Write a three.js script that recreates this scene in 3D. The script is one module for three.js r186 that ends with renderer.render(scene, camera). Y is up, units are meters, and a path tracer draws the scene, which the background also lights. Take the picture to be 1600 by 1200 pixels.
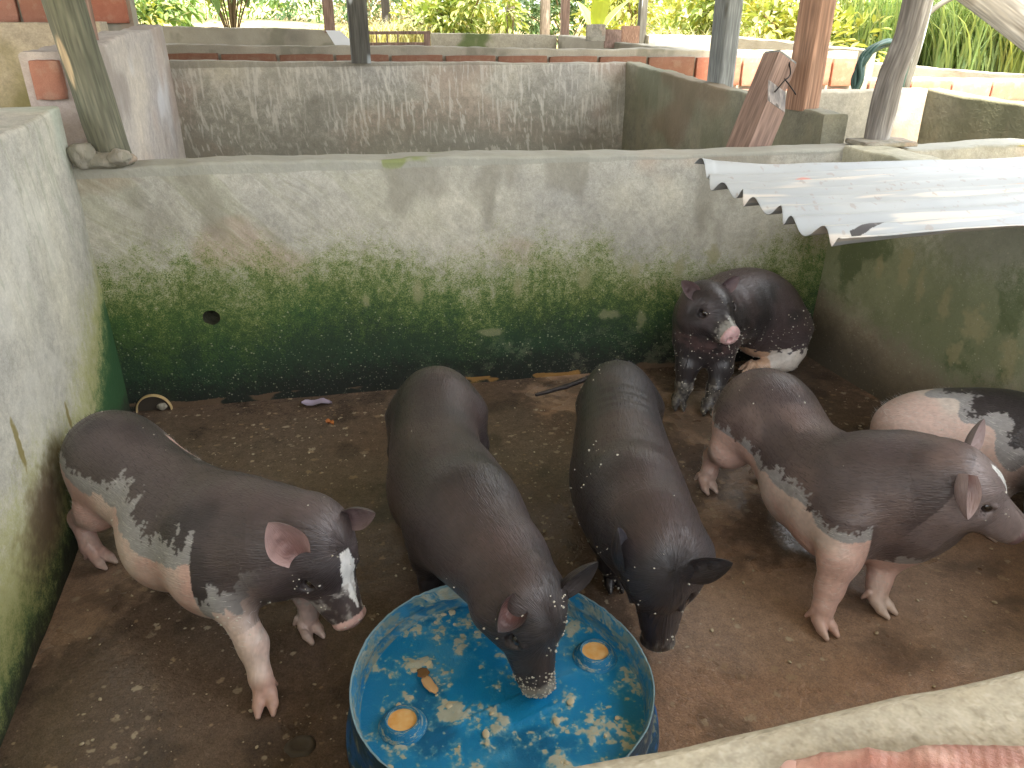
import * as THREE from 'three';
import { mergeGeometries, mergeVertices } from 'three/addons/utils/BufferGeometryUtils.js';

// ---------------------------------------------------------------- camera, sky, sun, exposure
const scene = new THREE.Scene();
const camera = new THREE.PerspectiveCamera(53.13, 4 / 3, 0.05, 600);
camera.position.set(0, 1.3, 0);
camera.rotation.set(THREE.MathUtils.degToRad(-25.6), THREE.MathUtils.degToRad(-11), 0, 'YXZ');
const renderer = new THREE.WebGLRenderer({ antialias: true });
renderer.setSize(1024, 768);
renderer.toneMapping = THREE.LinearToneMapping;
renderer.toneMappingExposure = 4.7;
renderer.shadowMap.enabled = true;
const SUN = new THREE.Vector3(0.12, 0.86, 0.48).normalize();

// ---------------------------------------------------------------- noise
function hash2(x, y, s) { let h = Math.imul(x, 374761393) ^ Math.imul(y, 668265263) ^ Math.imul(s, 2147483647 - 58); h = Math.imul(h ^ (h >>> 13), 1274126177); return ((h ^ (h >>> 16)) >>> 0) / 4294967296; }
function vn(x, y, s = 0) {
  const xi = Math.floor(x), yi = Math.floor(y); let fx = x - xi, fy = y - yi;
  fx = fx * fx * (3 - 2 * fx); fy = fy * fy * (3 - 2 * fy);
  const a = hash2(xi, yi, s), b = hash2(xi + 1, yi, s), c = hash2(xi, yi + 1, s), d = hash2(xi + 1, yi + 1, s);
  return a + (b - a) * fx + (c - a) * fy + (a - b - c + d) * fx * fy;
}
function fbm(x, y, o, s = 0) { let v = 0, a = .5, t = 0; for (let i = 0; i < o; i++) { v += a * vn(x, y, s + i * 17); t += a; x = x * 2.03 + 3.1; y = y * 2.03 + 1.7; a *= .5; } return v / t; }
function hash3(x, y, z, s) { return hash2(x + z * 7919, y + z * 104729, s + z); }
function vn3(x, y, z, s = 0) {
  const xi = Math.floor(x), yi = Math.floor(y), zi = Math.floor(z); let fx = x - xi, fy = y - yi, fz = z - zi;
  fx = fx * fx * (3 - 2 * fx); fy = fy * fy * (3 - 2 * fy); fz = fz * fz * (3 - 2 * fz);
  let r = 0;
  for (let k = 0; k < 8; k++) { const dx = k & 1, dy = (k >> 1) & 1, dz = k >> 2; r += hash3(xi + dx, yi + dy, zi + dz, s) * (dx ? fx : 1 - fx) * (dy ? fy : 1 - fy) * (dz ? fz : 1 - fz); }
  return r;
}
function fbm3(x, y, z, o, s = 0) { let v = 0, a = .5, t = 0; for (let i = 0; i < o; i++) { v += a * vn3(x, y, z, s + i * 31); t += a; x = x * 2.03 + 3.1; y = y * 2.03 + 1.7; z = z * 2.03 + 5.3; a *= .5; } return v / t; }
const clamp = (v, a = 0, b = 1) => Math.min(b, Math.max(a, v));
const sst = (a, b, v) => { const t = clamp((v - a) / (b - a)); return t * t * (3 - 2 * t); };
const lerp = (a, b, t) => a + (b - a) * t;
const mix = (a, b, t) => [lerp(a[0], b[0], t), lerp(a[1], b[1], t), lerp(a[2], b[2], t)];
let seedv = 12345;
const rnd = () => { seedv = (Math.imul(seedv, 1664525) + 1013904223) >>> 0; return seedv / 4294967296; };
const reseed = (s) => { seedv = s >>> 0; };

// ---------------------------------------------------------------- sky (overcast, bright)
{
  const W = 256, H = 128, d = new Float32Array(W * H * 4);
  for (let y = 0; y < H; y++) for (let x = 0; x < W; x++) {
    const el = (y + .5) / H * Math.PI - Math.PI / 2, az = x / W * Math.PI * 2, i = (y * W + x) * 4;
    const cx = Math.cos(el) * Math.cos(az), cz = Math.cos(el) * Math.sin(az), cy = Math.sin(el);
    const L = cy > 0 ? (1 + 1.6 * cy) / 2.6 * (0.8 + .4 * fbm3(cx * 3 + 9, cy * 5 + 4, cz * 3 + 7, 4, 5)) : .22;
    const k = 1.55 * L;
    d[i] = k * .97; d[i + 1] = k * 1.0; d[i + 2] = k * 1.04; d[i + 3] = 1;
  }
  const t = new THREE.DataTexture(d, W, H, THREE.RGBAFormat, THREE.FloatType);
  t.mapping = THREE.EquirectangularReflectionMapping; t.magFilter = t.minFilter = THREE.LinearFilter; t.needsUpdate = true;
  scene.background = t; scene.environment = t;
}
const sun = new THREE.DirectionalLight(0xfff3e2, 5);
sun.position.copy(SUN).multiplyScalar(20).add(new THREE.Vector3(1, 0, -3)); sun.target.position.set(1, 0, -3);
sun.castShadow = true; sun.shadow.radius = 14; sun.shadow.mapSize.set(2048, 2048);
Object.assign(sun.shadow.camera, { left: -12, right: 12, top: 12, bottom: -12, near: 1, far: 50 });
scene.add(sun, sun.target);

// ---------------------------------------------------------------- helpers
const names = {};
function numbered(n) { const k = names[n] = (names[n] ?? -1) + 1; return k ? n + '_' + String(k).padStart(3, '0') : n; }
function tag(o, label, category, group, kind) { if (label) o.userData.label = label; if (category) o.userData.category = category; if (group) o.userData.group = group; if (kind) o.userData.kind = kind; return o; }
function shad(m) { m.castShadow = m.receiveShadow = true; return m; }
function thing(name, label, category, pos = [0, 0, 0], group) { const g = new THREE.Group(); g.name = numbered(name); g.position.set(...pos); scene.add(g); return tag(g, label, category, group); }
function part(name, geo, mat, parent) { const m = shad(new THREE.Mesh(geo, mat)); m.name = parent === scene ? numbered(name) : name; parent.add(m); return m; }
function structure(name, geo, mat, label) { const m = part(name, geo, mat, scene); m.userData.kind = 'structure'; if (label) m.userData.label = label; return m; }
const TQ = 1;
function tex(w, h, fn, srgb = true, wrap = true) {
  w = Math.round(w * TQ); h = Math.round(h * TQ);
  const d = new Uint8Array(w * h * 4);
  for (let y = 0; y < h; y++) for (let x = 0; x < w; x++) { const c = fn((x + .5) / w, (y + .5) / h, x, y), i = (y * w + x) * 4; if (c.length) { d[i] = clamp(c[0], 0, 255); d[i + 1] = clamp(c[1], 0, 255); d[i + 2] = clamp(c[2], 0, 255); } else d[i] = d[i + 1] = d[i + 2] = clamp(c, 0, 255); d[i + 3] = 255; }
  const t = new THREE.DataTexture(d, w, h); t.magFilter = THREE.LinearFilter; t.minFilter = THREE.LinearMipmapLinearFilter; t.generateMipmaps = true;
  if (wrap) t.wrapS = t.wrapT = THREE.RepeatWrapping; if (srgb) t.colorSpace = THREE.SRGBColorSpace; t.needsUpdate = true; return t;
}
const rep = (t, a, b) => { const c = t.clone(); c.repeat.set(a, b); c.needsUpdate = true; return c; };
const V = (a, b, c) => new THREE.Vector3(a, b, c);
// periodic value noise, for tiles
function pfbm(x, y, p, o, s = 0) { let v = 0, a = .5, t = 0, f = p; for (let i = 0; i < o; i++) { const X = x * f, Y = y * f, xi = Math.floor(X), yi = Math.floor(Y); let fx = X - xi, fy = Y - yi; fx = fx * fx * (3 - 2 * fx); fy = fy * fy * (3 - 2 * fy); const h = (q, r) => hash2(((q % f) + f) % f, ((r % f) + f) % f, s + i * 13); v += a * lerp(lerp(h(xi, yi), h(xi + 1, yi), fx), lerp(h(xi, yi + 1), h(xi + 1, yi + 1), fx), fy); t += a; f *= 2; a *= .6; } return v / t; }
const grainBump = tex(512, 512, (u, v) => { const n = pfbm(u, v, 16, 5, 3); const pit = pfbm(u, v, 60, 2, 40); return 255 * (n * .75 + .25 * sst(.3, .5, pit)); }, false);

const add3 = (a, b, k = 1) => [a[0] + b[0] * k, a[1] + b[1] * k, a[2] + b[2] * k], sub3 = (a, b) => add3(a, b, -1), dot3 = (a, b) => a[0] * b[0] + a[1] * b[1] + a[2] * b[2], len3 = (a) => Math.hypot(...a), nrm = (a) => { const l = len3(a) || 1; return [a[0] / l, a[1] / l, a[2] / l]; }, crs = (a, b) => [a[1] * b[2] - a[2] * b[1], a[2] * b[0] - a[0] * b[2], a[0] * b[1] - a[1] * b[0]];

// ---------------------------------------------------------------- walls
// A slab whose inner face runs from a to b (plan x, z), thickness t to its outer side, heights ha and hb, uneven worn top.
function slabGeo({ a, b, t, ha, hb, base = 0, rough = 1, r = .012, seed = 1, n = 0, hole }) {
  const dx = b[0] - a[0], dz = b[1] - a[1], L = Math.hypot(dx, dz), ux = dx / L, uz = dz / L, sgn = Math.sign(t), T = Math.abs(t);
  const nx = uz * sgn, nz = -ux * sgn;                                     // towards the outer side
  const N = n || Math.max(8, Math.round(L / .04)), H = Math.max(ha, hb), P = [], UV = [], I = [];
  const prof = (h) => { const out = [], F = 8; for (let i = 0; i <= F; i++) out.push([0, base + (h - r - base) * i / F]); for (let i = 1; i < 4; i++) { const q = i / 4 * Math.PI / 2; out.push([r - r * Math.cos(q), h - r + r * Math.sin(q)]); } for (let i = 0; i <= 4; i++) out.push([r + (T - 2 * r) * i / 4, h]); for (let i = 1; i < 4; i++) { const q = i / 4 * Math.PI / 2; out.push([T - r + r * Math.sin(q), h - r + r * Math.cos(q)]); } out.push([T, h - r]); out.push([T, base]); return out; };
  const M = prof(1).length;
  const uvOf = (s, q, y, k) => [s / L, (k < 12 ? y : k < M - 5 ? y + q : y) / (H + T)];
  for (let i = 0; i <= N; i++) {
    const s = L * i / N, h = lerp(ha, hb, i / N) + (fbm(s * 3.1, seed, 3, seed) - .5) * .022 * rough;
    prof(h).forEach(([q, y], k) => {
      const edge = sst(h - .05, h - .005, y), w = (fbm(s * 5 + 3, y * 5, 3, seed + 5) - .5) * .012 * rough + edge * (fbm(s * 22, k * .3, 2, seed + 9) - .5) * .012 * rough;
      const qq = q + (q < T / 2 ? w : -w) , yy = y + (y > base + .02 ? edge * (fbm(s * 14, q * 9, 3, seed + 2) - .5) * .010 * rough : 0);
      P.push(a[0] + ux * s + nx * qq, yy, a[1] + uz * s + nz * qq); UV.push(...uvOf(s, q, y, k));
    });
  }
  for (let i = 0; i < N; i++) for (let k = 0; k < M - 1; k++) { const p = i * M + k, q = p + M; if (hole && k === hole.k && i >= hole.i0 && i < hole.i1) continue; if (sgn > 0) I.push(p, p + 1, q, q, p + 1, q + 1); else I.push(p, q, p + 1, q, q + 1, p + 1); }
  if (hole) {                                                             // a patch with a round opening in place of the quads left out
    const { k, i0, i1, s: hs, y: hy, r: hr } = hole, V2 = (x, y) => new THREE.Vector2(x, y), at = (i, kk) => { const p = (i * M + kk) * 3; return [P[p], P[p + 1], P[p + 2]]; }, out = [], circ = [];
    for (let i = i0; i <= i1; i++) out.push(V2(L * i / N, at(i, k)[1])); for (let i = i1; i >= i0; i--) out.push(V2(L * i / N, at(i, k + 1)[1]));
    for (let j = 0; j < 28; j++) { const a = j / 28 * Math.PI * 2, rr = hr * (1 + .14 * (vn(Math.cos(a) * 2 + 5, Math.sin(a) * 2, 8) - .5)); circ.push(V2(hs + Math.cos(a) * rr, hy + Math.sin(a) * rr * .9)); }
    const o = P.length / 3, tri = THREE.ShapeUtils.triangulateShape(out, [circ]);
    [...out, ...circ].forEach((v) => { const fi = clamp(v.x / L * N, i0, i1), i = Math.min(i1 - 1, Math.floor(fi)), t = fi - i, lo = at(i, k).map((c, n_) => lerp(c, at(i + 1, k)[n_], t)), hi = at(i, k + 1).map((c, n_) => lerp(c, at(i + 1, k + 1)[n_], t)), f = clamp((v.y - lo[1]) / (hi[1] - lo[1])); P.push(lerp(lo[0], hi[0], f), v.y, lerp(lo[2], hi[2], f)); UV.push(...uvOf(v.x, 0, v.y, 0)); });
    for (const [a, b, c] of tri) I.push(o + a, o + b, o + c);
  }
  for (const e of [0, N]) {                                               // end caps
    const s0 = P.length / 3, c = [0, 0, 0]; for (let k = 0; k < M; k++) { const p = (e * M + k) * 3; P.push(P[p], P[p + 1], P[p + 2]); UV.push(prof(lerp(ha, hb, e / N))[k][0] / L, P[p + 1] / (H + T)); }
    const tri = THREE.ShapeUtils.triangulateShape(prof(lerp(ha, hb, e / N)).map(([x, y]) => new THREE.Vector2(x, y)), []);
    for (const [x, y, z] of tri) (e === 0) === (sgn > 0) ? I.push(s0 + x, s0 + z, s0 + y) : I.push(s0 + x, s0 + y, s0 + z);
  }
  const g = new THREE.BufferGeometry(); g.setAttribute('position', new THREE.Float32BufferAttribute(P, 3)); g.setAttribute('uv', new THREE.Float32BufferAttribute(UV, 2)); g.setIndex(I);
  g.computeVertexNormals(); g.userData = { L, H: H + T }; return g;
}
function plasterMat(t, L, H, o = {}) { return new THREE.MeshStandardMaterial({ map: t, bumpMap: rep(grainBump, L / .55, H / .55), bumpScale: o.bump ?? .002, roughness: o.gloss ?? .85, ...(o.roughMap ? { roughnessMap: o.roughMap } : {}) }); }
function wall(name, label, o, colour, px = 1024) {
  const g = slabGeo(o), { L, H } = g.userData;
  let t = colour;
  if (typeof colour === 'function') t = tex(px, Math.min(1024, Math.max(128, Math.round(px * H / L * 1.15 / 64) * 64)), (u, v) => colour(u * L, v * H, o), true, false);
  else t = rep(colour, L / 1.5, H / 1.5);
  const root = thing(name, label, 'wall'); root.userData.category = o.category || 'wall';
  part('plaster', g, plasterMat(t, L, H, o), root); return root;
}
const plaster = (x, y, s, base = [172, 167, 152]) => {                       // grey lime plaster: blotches, trowel marks, grain
  const b = fbm(x * 3, y * 3, 4, s), f = fbm(x * 28, y * 28, 3, s + 7), g = hash2(Math.floor(x * 700), Math.floor(y * 700), s);
  const k = .84 + .24 * b + .16 * (f - .5) + .12 * (g - .5) + .12 * (fbm(x * 90, y * 90, 2, s + 9) - .5);
  return [base[0] * k, base[1] * k * (1 - .02 * (b - .5)), base[2] * k * (1 - .10 * (b - .5))];
};
function backWallColour(x, y, o) {
  x -= .145; const H = .86, X = x;                                                     // X from the left corner
  let c = plaster(x, y, 11, [172, 169, 157]);
  const pink = sst(.55, .72, fbm(x * 2.2 + 5, y * 3.5, 4, 21)); c = mix(c, [168, 136, 112], pink * .35);
  const ang = x * .75 + y * .65, al = x * -.65 + y * .75, stZone = sst(.36, .5, y) * sst(1.5, .4, X), wob = fbm(x * 4, y * 4, 3, 32) * .1; // fine slanting scrape marks
  c = mix(c, [206, 203, 188], sst(.56, .72, fbm((ang + wob) * 95, al * 9, 3, 31)) * .26 * (.3 + .7 * stZone)); c = mix(c, [126, 126, 100], sst(.58, .74, fbm((ang + wob) * 80 + 40, al * 8, 3, 33)) * .2 * (.2 + .8 * stZone)); c = mix(c, [128, 130, 96], sst(.5, .66, fbm(ang * 16, al * 3, 4, 34)) * stZone * .2);
  c = mix(c, [120, 116, 102], sst(.54, .72, fbm(x * 6, y * 2.5, 4, 36)) * .5);
  if (y > H - .028) c = mix(c, [150, 150, 138], .6 + .2 * fbm(x * 12, y * 12, 3, 3));
  c = mix(c, [118, 128, 72], sst(.6, .7, fbm(x * 9, y * 14, 3, 35)) * sst(H - .06, H, y) * sst(.3, .0, Math.abs(X - 1.0)) * .8);
  const n1 = fbm(x * 3, y * 2.2, 4, 41), n2 = fbm(x * 55, y * 55, 3, 43), n3 = hash2(Math.floor(x * 520), Math.floor(y * 520), 7), sm = (n2 - .5) * .32 + (n3 - .5) * .34 + (hash2(Math.floor(x * 1000), Math.floor(y * 1000), 8) - .5) * .25 + (fbm(x * 14, y * 6, 3, 44) - .5) * .12;
  const drip = (fbm(x * 13, y * 1.2, 3, 48) - .5) * .12, yb = .50 + (n1 - .5) * .26 - .02 * X + drip + .03 * Math.sin(x * 1.9 + 1);
  const t1 = sst(.07, -.13, y - yb + sm * .4);                               // olive moss
  c = mix(c, mix([98, 112, 44], [118, 126, 66], n2), t1 * .9);
  const t2 = sst(.05, -.07, y - (yb - .11) + sm * .5); c = mix(c, mix([48, 82, 34], [62, 80, 34], fbm(x * 9, y * 9, 3, 46)), t2 * .93);
  const t3 = sst(.05, -.08, y - (.25 + drip + (n1 - .5) * .2 + .03 * Math.sin(x * 2.3)) + sm * .42); c = mix(c, mix([30, 46, 30], [28, 56, 34], fbm(x * 5, y * 8, 3, 47)), t3 * .92);
  const t4 = sst(.04, -.05, y - (.095 + (n1 - .5) * .12) + sm * .26); c = mix(c, [22, 26, 22], t4 * .92);
  // scraped pale marks in the moss on the right half
  for (const [mx, my, rx, ry] of [[1.05, .39, .022, .045], [1.42, .385, .02, .04], [1.68, .40, .028, .05], [1.88, .43, .02, .05], [2.06, .415, .028, .045], [2.2, .47, .03, .05], [1.92, .22, .02, .05], [1.78, .25, .05, .022], [1.32, .21, .05, .018], [.86, .37, .018, .03]]) {
    const q = Math.hypot((x - mx) / rx, (y - my) / ry) + (n2 - .5) * 1.2; if (q < 1.3) c = mix(c, [146, 142, 108], sst(1.2, .5, q) * .62);
  }
  // grit and lime specks, flaked spots near the floor
  const cell = 130, gx = Math.floor(x * cell), gy = Math.floor(y * cell), hh = hash2(gx, gy, 91), dens = .05 + .20 * sst(.42, .1, y) * (.3 + .7 * fbm(x * 2.3, y * 3, 3, 51));
  if (hh < dens) { const qx = (gx + .2 + .6 * hash2(gx, gy, 92)) / cell, qy = (gy + .2 + .6 * hash2(gx, gy, 93)) / cell, rr = (.0011 + .0024 * Math.pow(hash2(gx, gy, 94), 3)); const q = Math.hypot(x - qx, y - qy) / rr; if (q < 1.2 && y < yb + .08) c = mix(c, [158, 156, 132], sst(1.2, .6, q) * .8); }
  const flake = fbm(x * 26, y * 34, 3, 61); c = mix(c, [132, 130, 104], sst(.60, .70, flake + (n3 - .5) * .25) * sst(.26, .12, y) * sst(.8, 1.5, X) * .45);
  const foot = y - .022 - .03 * (fbm(x * 7, 3, 3, 71) - .4); if (foot < 0) c = mix(c, X > 1.1 && X < 1.75 ? [158, 118, 62] : [104, 82, 62], sst(.46, .56, fbm(x * 11, y * 20, 3, 73)) * .85);
  return c;
}
function leftWallColour(x, y) {                                              // x = 0 at the near end
  const D = 2.70 - x;                                                      // distance from the back corner
  let c = plaster(x, y, 111, [188, 185, 172]);
  c = mix(c, [172, 186, 172], sst(.5, .7, fbm(x * 2.2, y * 2, 4, 112)) * sst(.5, .8, y) * .6);
  c = mix(c, [204, 202, 192], sst(.5, .68, fbm(x * 9 + y * 2, y * 7, 4, 114)) * .35);
  c = mix(c, [140, 146, 126], sst(.62, .7, fbm(x * 44 + y * 9, y * 12, 3, 119)) * sst(.5, .8, y) * .3);
  const n1 = fbm(x * 3, y * 3, 4, 115), n2 = fbm(x * 50, y * 50, 3, 116), n3 = hash2(Math.floor(x * 500), Math.floor(y * 500), 117), sm = (n2 - .5) * .3 + (n3 - .5) * .2;
  const yb = .10 + .46 * Math.exp(-D * 2.8) + .10 * sst(.2, 1.6, D) + (n1 - .5) * .3;
  c = mix(c, [150, 152, 88], sst(.13, -.12, y - yb - .08 + sm * .4) * .75);
  c = mix(c, [88, 104, 50], sst(.05, -.13, y - yb + .06 + sm * .4) * .85);
  c = mix(c, [42, 84, 48], sst(.05, -.10, y - (.44 * Math.exp(-D * 2.6) + .05 + (n1 - .5) * .15) + sm * .4) * .9);
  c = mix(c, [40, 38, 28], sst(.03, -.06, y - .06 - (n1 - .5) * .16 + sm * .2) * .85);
  c = mix(c, [92, 76, 62], sst(.16, .02, Math.hypot((D - .95) * .6, y - .2) + (n2 - .5) * .1 + (n1 - .5) * .2) * .75);
  for (const [d, my, rx, ry] of [[.98, .42, .016, .07], [.62, .30, .012, .05], [.72, .16, .03, .05]]) { const q = Math.hypot((D - d) / rx, (y - my) / ry) + (n2 - .5) * .8; c = mix(c, [122, 110, 58], sst(1.1, .7, q) * .8); }
  return c;
}
function rightWallColour(x, y) {                                             // x = 0 at the back corner
  let c = plaster(x, y, 211, [178, 174, 152]);
  const n1 = fbm(x * 4, y * 4, 4, 213), n2 = fbm(x * 50, y * 50, 3, 216), n3 = hash2(Math.floor(x * 500), Math.floor(y * 500), 217), sm = (n2 - .5) * .3 + (n3 - .5) * .2;
  c = mix(c, [120, 120, 98], sst(.45, .6, n1) * .6);
  const band = sst(.7, .5, y + (n1 - .5) * .2 + sm * .4) * sst(.18, .36, y + (n1 - .5) * .2 + sm * .3); c = mix(c, [104, 110, 70], band * .65);
  c = mix(c, [76, 86, 52], sst(.5, .62, fbm(x * 7, y * 7, 4, 218) + sm * .2) * band * .7);
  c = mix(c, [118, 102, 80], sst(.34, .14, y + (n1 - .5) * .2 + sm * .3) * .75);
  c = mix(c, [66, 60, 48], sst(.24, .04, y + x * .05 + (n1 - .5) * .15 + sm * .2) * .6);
  for (const [mx, my, rx, ry] of [[.42, .52, .03, .08], [.5, .46, .022, .06], [.62, .44, .03, .06], [.75, .42, .05, .07], [.9, .36, .04, .08], [1.0, .4, .03, .06], [.3, .48, .02, .04], [1.1, .5, .05, .07], [.7, .3, .03, .05]]) { const q = Math.hypot((x - mx) / rx, (y - my) / ry) + (n2 - .5) * 1.4; c = mix(c, [152, 142, 104], sst(1.2, .5, q) * .6); }
  const cell = 120, gx = Math.floor(x * cell), gy = Math.floor(y * cell); if (hash2(gx, gy, 291) < .16) { const q = Math.hypot(x - (gx + .5) / cell, y - (gy + .5) / cell) / (.001 + .002 * Math.pow(hash2(gx, gy, 294), 3)); c = mix(c, [170, 165, 140], sst(1.2, .6, q) * .7); }
  return c;
}
function pen2Back(x, y) {
  let c = plaster(x, y, 311, [186, 181, 167]);
  c = mix(c, [170, 142, 124], sst(.54, .74, fbm(x * 1.8, y * 3, 4, 312)) * .4);
  const n1 = fbm(x * 2.2, y * 2.5, 4, 313), n2 = fbm(x * 40, y * 40, 3, 314), g = hash2(Math.floor(x * 300), Math.floor(y * 300), 3) - .5;
  c = mix(c, [120, 119, 106], sst(.2, -.2, y - .70 - (n1 - .5) * .5 + (n2 - .5) * .35 + g * .15) * .65);
  c = mix(c, [214, 210, 198], sst(.58, .74, fbm(x * 75, y * 9, 3, 315)) * sst(.5, .72, y) * .6); c = mix(c, [214, 210, 198], sst(.66, .72, fbm(x * 60 + y * 14, y * 16 + 5, 3, 318)) * .5);
  c = mix(c, [118, 116, 104], sst(.5, .75, fbm(x * 5, y * 5, 5, 316)) * .3);
  if (y > 1.02) c = mix(c, [128, 124, 110], .5);
  return c;
}
function darkPlaster(x, y) { let c = plaster(x, y, 411, [140, 137, 116]); const n = fbm(x * 2, y * 3, 4, 413); c = mix(c, [102, 104, 80], sst(.42, .7, n) * .7); c = mix(c, [136, 130, 108], sst(.58, .7, fbm(x * 20, y * 4, 3, 414)) * .4); c = mix(c, [112, 86, 66], sst(.62, .72, fbm(x * 1.5 + 4, y * 3, 3, 415)) * .4); return c; }
const genericPlaster = tex(512, 512, (u, v) => { const b = pfbm(u, v, 4, 5, 501), s = pfbm(u, v, 3, 3, 520), g = hash2(u * 4096 | 0, v * 4096 | 0, 5); const k = .78 + .4 * (b - .2) + .06 * (g - .5); let c = [168 * k, 162 * k, 146 * k]; c = mix(c, [160, 130, 108], sst(.55, .7, s) * .4); return mix(c, [110, 108, 92], sst(.56, .7, pfbm(u, v, 6, 4, 540)) * .5); });
const brickTex = tex(256, 256, (u, v) => { const b = pfbm(u, v, 6, 5, 601), g = hash2(u * 2048 | 0, v * 2048 | 0, 5); let c = mix([206, 158, 138], [186, 134, 114], b); c = mix(c, [214, 190, 172], sst(.5, .75, pfbm(u, v, 5, 4, 620)) * .5); const k = .92 + .16 * (g - .5); return [c[0] * k, c[1] * k, c[2] * k]; });
const brickMats = [0xf0e6e0, 0xdccdc4, 0xe8c8ba].map((c) => new THREE.MeshStandardMaterial({ map: brickTex, bumpMap: brickTex, bumpScale: .004, roughness: .9, color: c }));
function lumpBox(w, h, d, r, seed, amp = .003, seg = 4) {                   // rough-edged block centred at the origin
  const g = new THREE.BoxGeometry(w, h, d, seg, seg, seg), p = g.attributes.position, n = g.attributes.normal;
  for (let i = 0; i < p.count; i++) {
    const q = [p.getX(i), p.getY(i), p.getZ(i)], hs = [w / 2, h / 2, d / 2];
    const inn = q.map((v, k) => clamp(v, -hs[k] + r, hs[k] - r)), dv = q.map((v, k) => v - inn[k]), l = Math.hypot(...dv) || 1;
    const e = fbm3(q[0] * 40 + seed, q[1] * 40, q[2] * 40, 3, seed) - .5;
    const o = inn.map((v, k) => v + dv[k] / l * Math.min(r, l) + Math.sign(q[k]) * (Math.abs(q[k]) / hs[k] > .98 ? 1 : 0) * e * amp);
    p.setXYZ(i, ...o);
  }
  const m = mergeVertices((g.deleteAttribute('normal'), g.deleteAttribute('uv'), g), 1e-5); m.computeVertexNormals();
  const q = m.attributes.position, uv = []; const nn = m.attributes.normal; for (let i = 0; i < q.count; i++) { const ax = Math.abs(nn.getX(i)), ay = Math.abs(nn.getY(i)), az = Math.abs(nn.getZ(i)); if (ax > ay && ax > az) uv.push(q.getZ(i) * 4, q.getY(i) * 4); else if (ay > az) uv.push(q.getX(i) * 4, q.getZ(i) * 4); else uv.push(q.getX(i) * 4, q.getY(i) * 4); }
  m.setAttribute('uv', new THREE.Float32BufferAttribute(uv, 2)); return m;
}
function brick(parent, cx, cy, cz, w, h, d, ry = 0, i = 0) { const m = part('brick', lumpBox(w, h, d, .008, i * 7 + 3, .006), brickMats[i % 3], parent); m.position.set(cx, cy, cz); m.rotation.y = ry; return m; }

const backWall = wall('pen_wall', 'long mossy plastered wall behind the black pigs, green-black at its foot', { a: [-1.02, -2.70], b: [3.1, -2.70], t: .13, ha: .875, hb: .835, base: -.03, seed: 3, bump: .002, hole: { k: 3, i0: 10, i1: 13, s: .465, y: .342, r: .03 }, gloss: .8 }, backWallColour, 1792);
const leftWall = wall('pen_wall', 'pale plastered wall along the left edge with green algae in its lower far corner', { a: [-.70, 0.0], b: [-.89, -2.708], t: .32, ha: .99, hb: 1.045, base: -.03, seed: 8, gloss: .82 }, leftWallColour, 1024);
const rightWall = wall('pen_wall', 'drab olive wall under the corrugated sheet, on the right of the pigs', { a: [1.80, -2.70], b: [2.02, -.4], t: .15, ha: .855, hb: .87, base: -.03, seed: 12, bump: .0025, gloss: .8 }, rightWallColour, 1024);
const nearWall = wall('pen_wall', 'low cream-coloured wall at the lower right corner with a hand lying on it', { a: [-1.2, -.318], b: [2.6, -.49], t: -.26, ha: .80, hb: .80, base: -.03, seed: 15, rough: .35, r: .012, bump: .002, gloss: .85 }, (x, y, o) => {
  let c = plaster(x, y, 711, [178, 170, 150]); c = mix(c, [184, 178, 160], sst(.45, .7, fbm(x * 7, y * 7, 4, 712)) * .3); c = mix(c, [146, 134, 108], sst(.5, .72, fbm(x * 5, y * 9, 4, 713)) * .4); const g = fbm(x * 160, y * 160, 2, 714); c = mix(c, [200, 194, 178], sst(.62, .8, g) * .35); c = mix(c, [124, 116, 98], sst(.38, .2, g) * .35); return c; }, 2048);
const p2Left = wall('pen_wall', 'tall whitish wall behind the leaning log post with a bare brick in its end', { a: [-.87, -2.845], b: [-1.05, -5.2], t: .14, ha: 1.196, hb: 1.257, base: 0, seed: 18 }, (x, y) => {
  let c = plaster(x, y, 811, [186, 178, 170]); c = mix(c, [208, 210, 214], sst(.55, .75, fbm(x * 2.2, y * 2.4, 4, 812)) * .6); c = mix(c, [136, 126, 118], sst(.56, .74, fbm(x * 2.6 + 3, y * 3, 4, 813)) * .55); c = mix(c, [168, 148, 136], sst(.5, .65, fbm(x * 2, y * 2, 3, 814)) * .4); return c; });
brick(p2Left, -.94, 1.118, -2.838, .088, .118, .05, 0, 1);
wall('pen_wall', 'grey wall with pale scratches across the second pen, under the square middle post', { a: [-1.06, -5.2], b: [1.80, -5.2], t: .12, ha: 1.062, hb: 1.024, seed: 21, bump: .002 }, pen2Back, 1024);
const p2Right = wall('pen_wall', 'dark green dividing wall that carries the brown timber post', { a: [1.775, -5.2], b: [1.81, -2.88], t: .10, ha: 1.024, hb: .95, seed: 24 }, darkPlaster, 1024);
wall('pen_wall', 'bright cream wall behind the crooked grey post', { a: [1.92, -3.6], b: [2.805, -3.6], t: .1, ha: .972, hb: .97, seed: 27 }, (x, y) => { let c = plaster(x, y, 911, [188, 180, 160]); c = mix(c, [214, 210, 200], sst(.5, .9, x) * sst(.45, .6, fbm(x * 8, y * 3, 3, 912)) * .7); return mix(c, [172, 146, 120], sst(.55, .7, fbm(x * 4, y * 4, 3, 914)) * .5); }, 512);
wall('pen_wall', 'dark streaked wall running to the right edge behind the crooked post', { a: [2.81, -3.62], b: [3.06, -2.84], t: .11, ha: .97, hb: .925, seed: 30 }, darkPlaster, 512);
const smearM = new THREE.MeshStandardMaterial({ map: brickTex, bumpMap: brickTex, bumpScale: .004, roughness: .9, color: 0xb8b0a4 });
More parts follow.
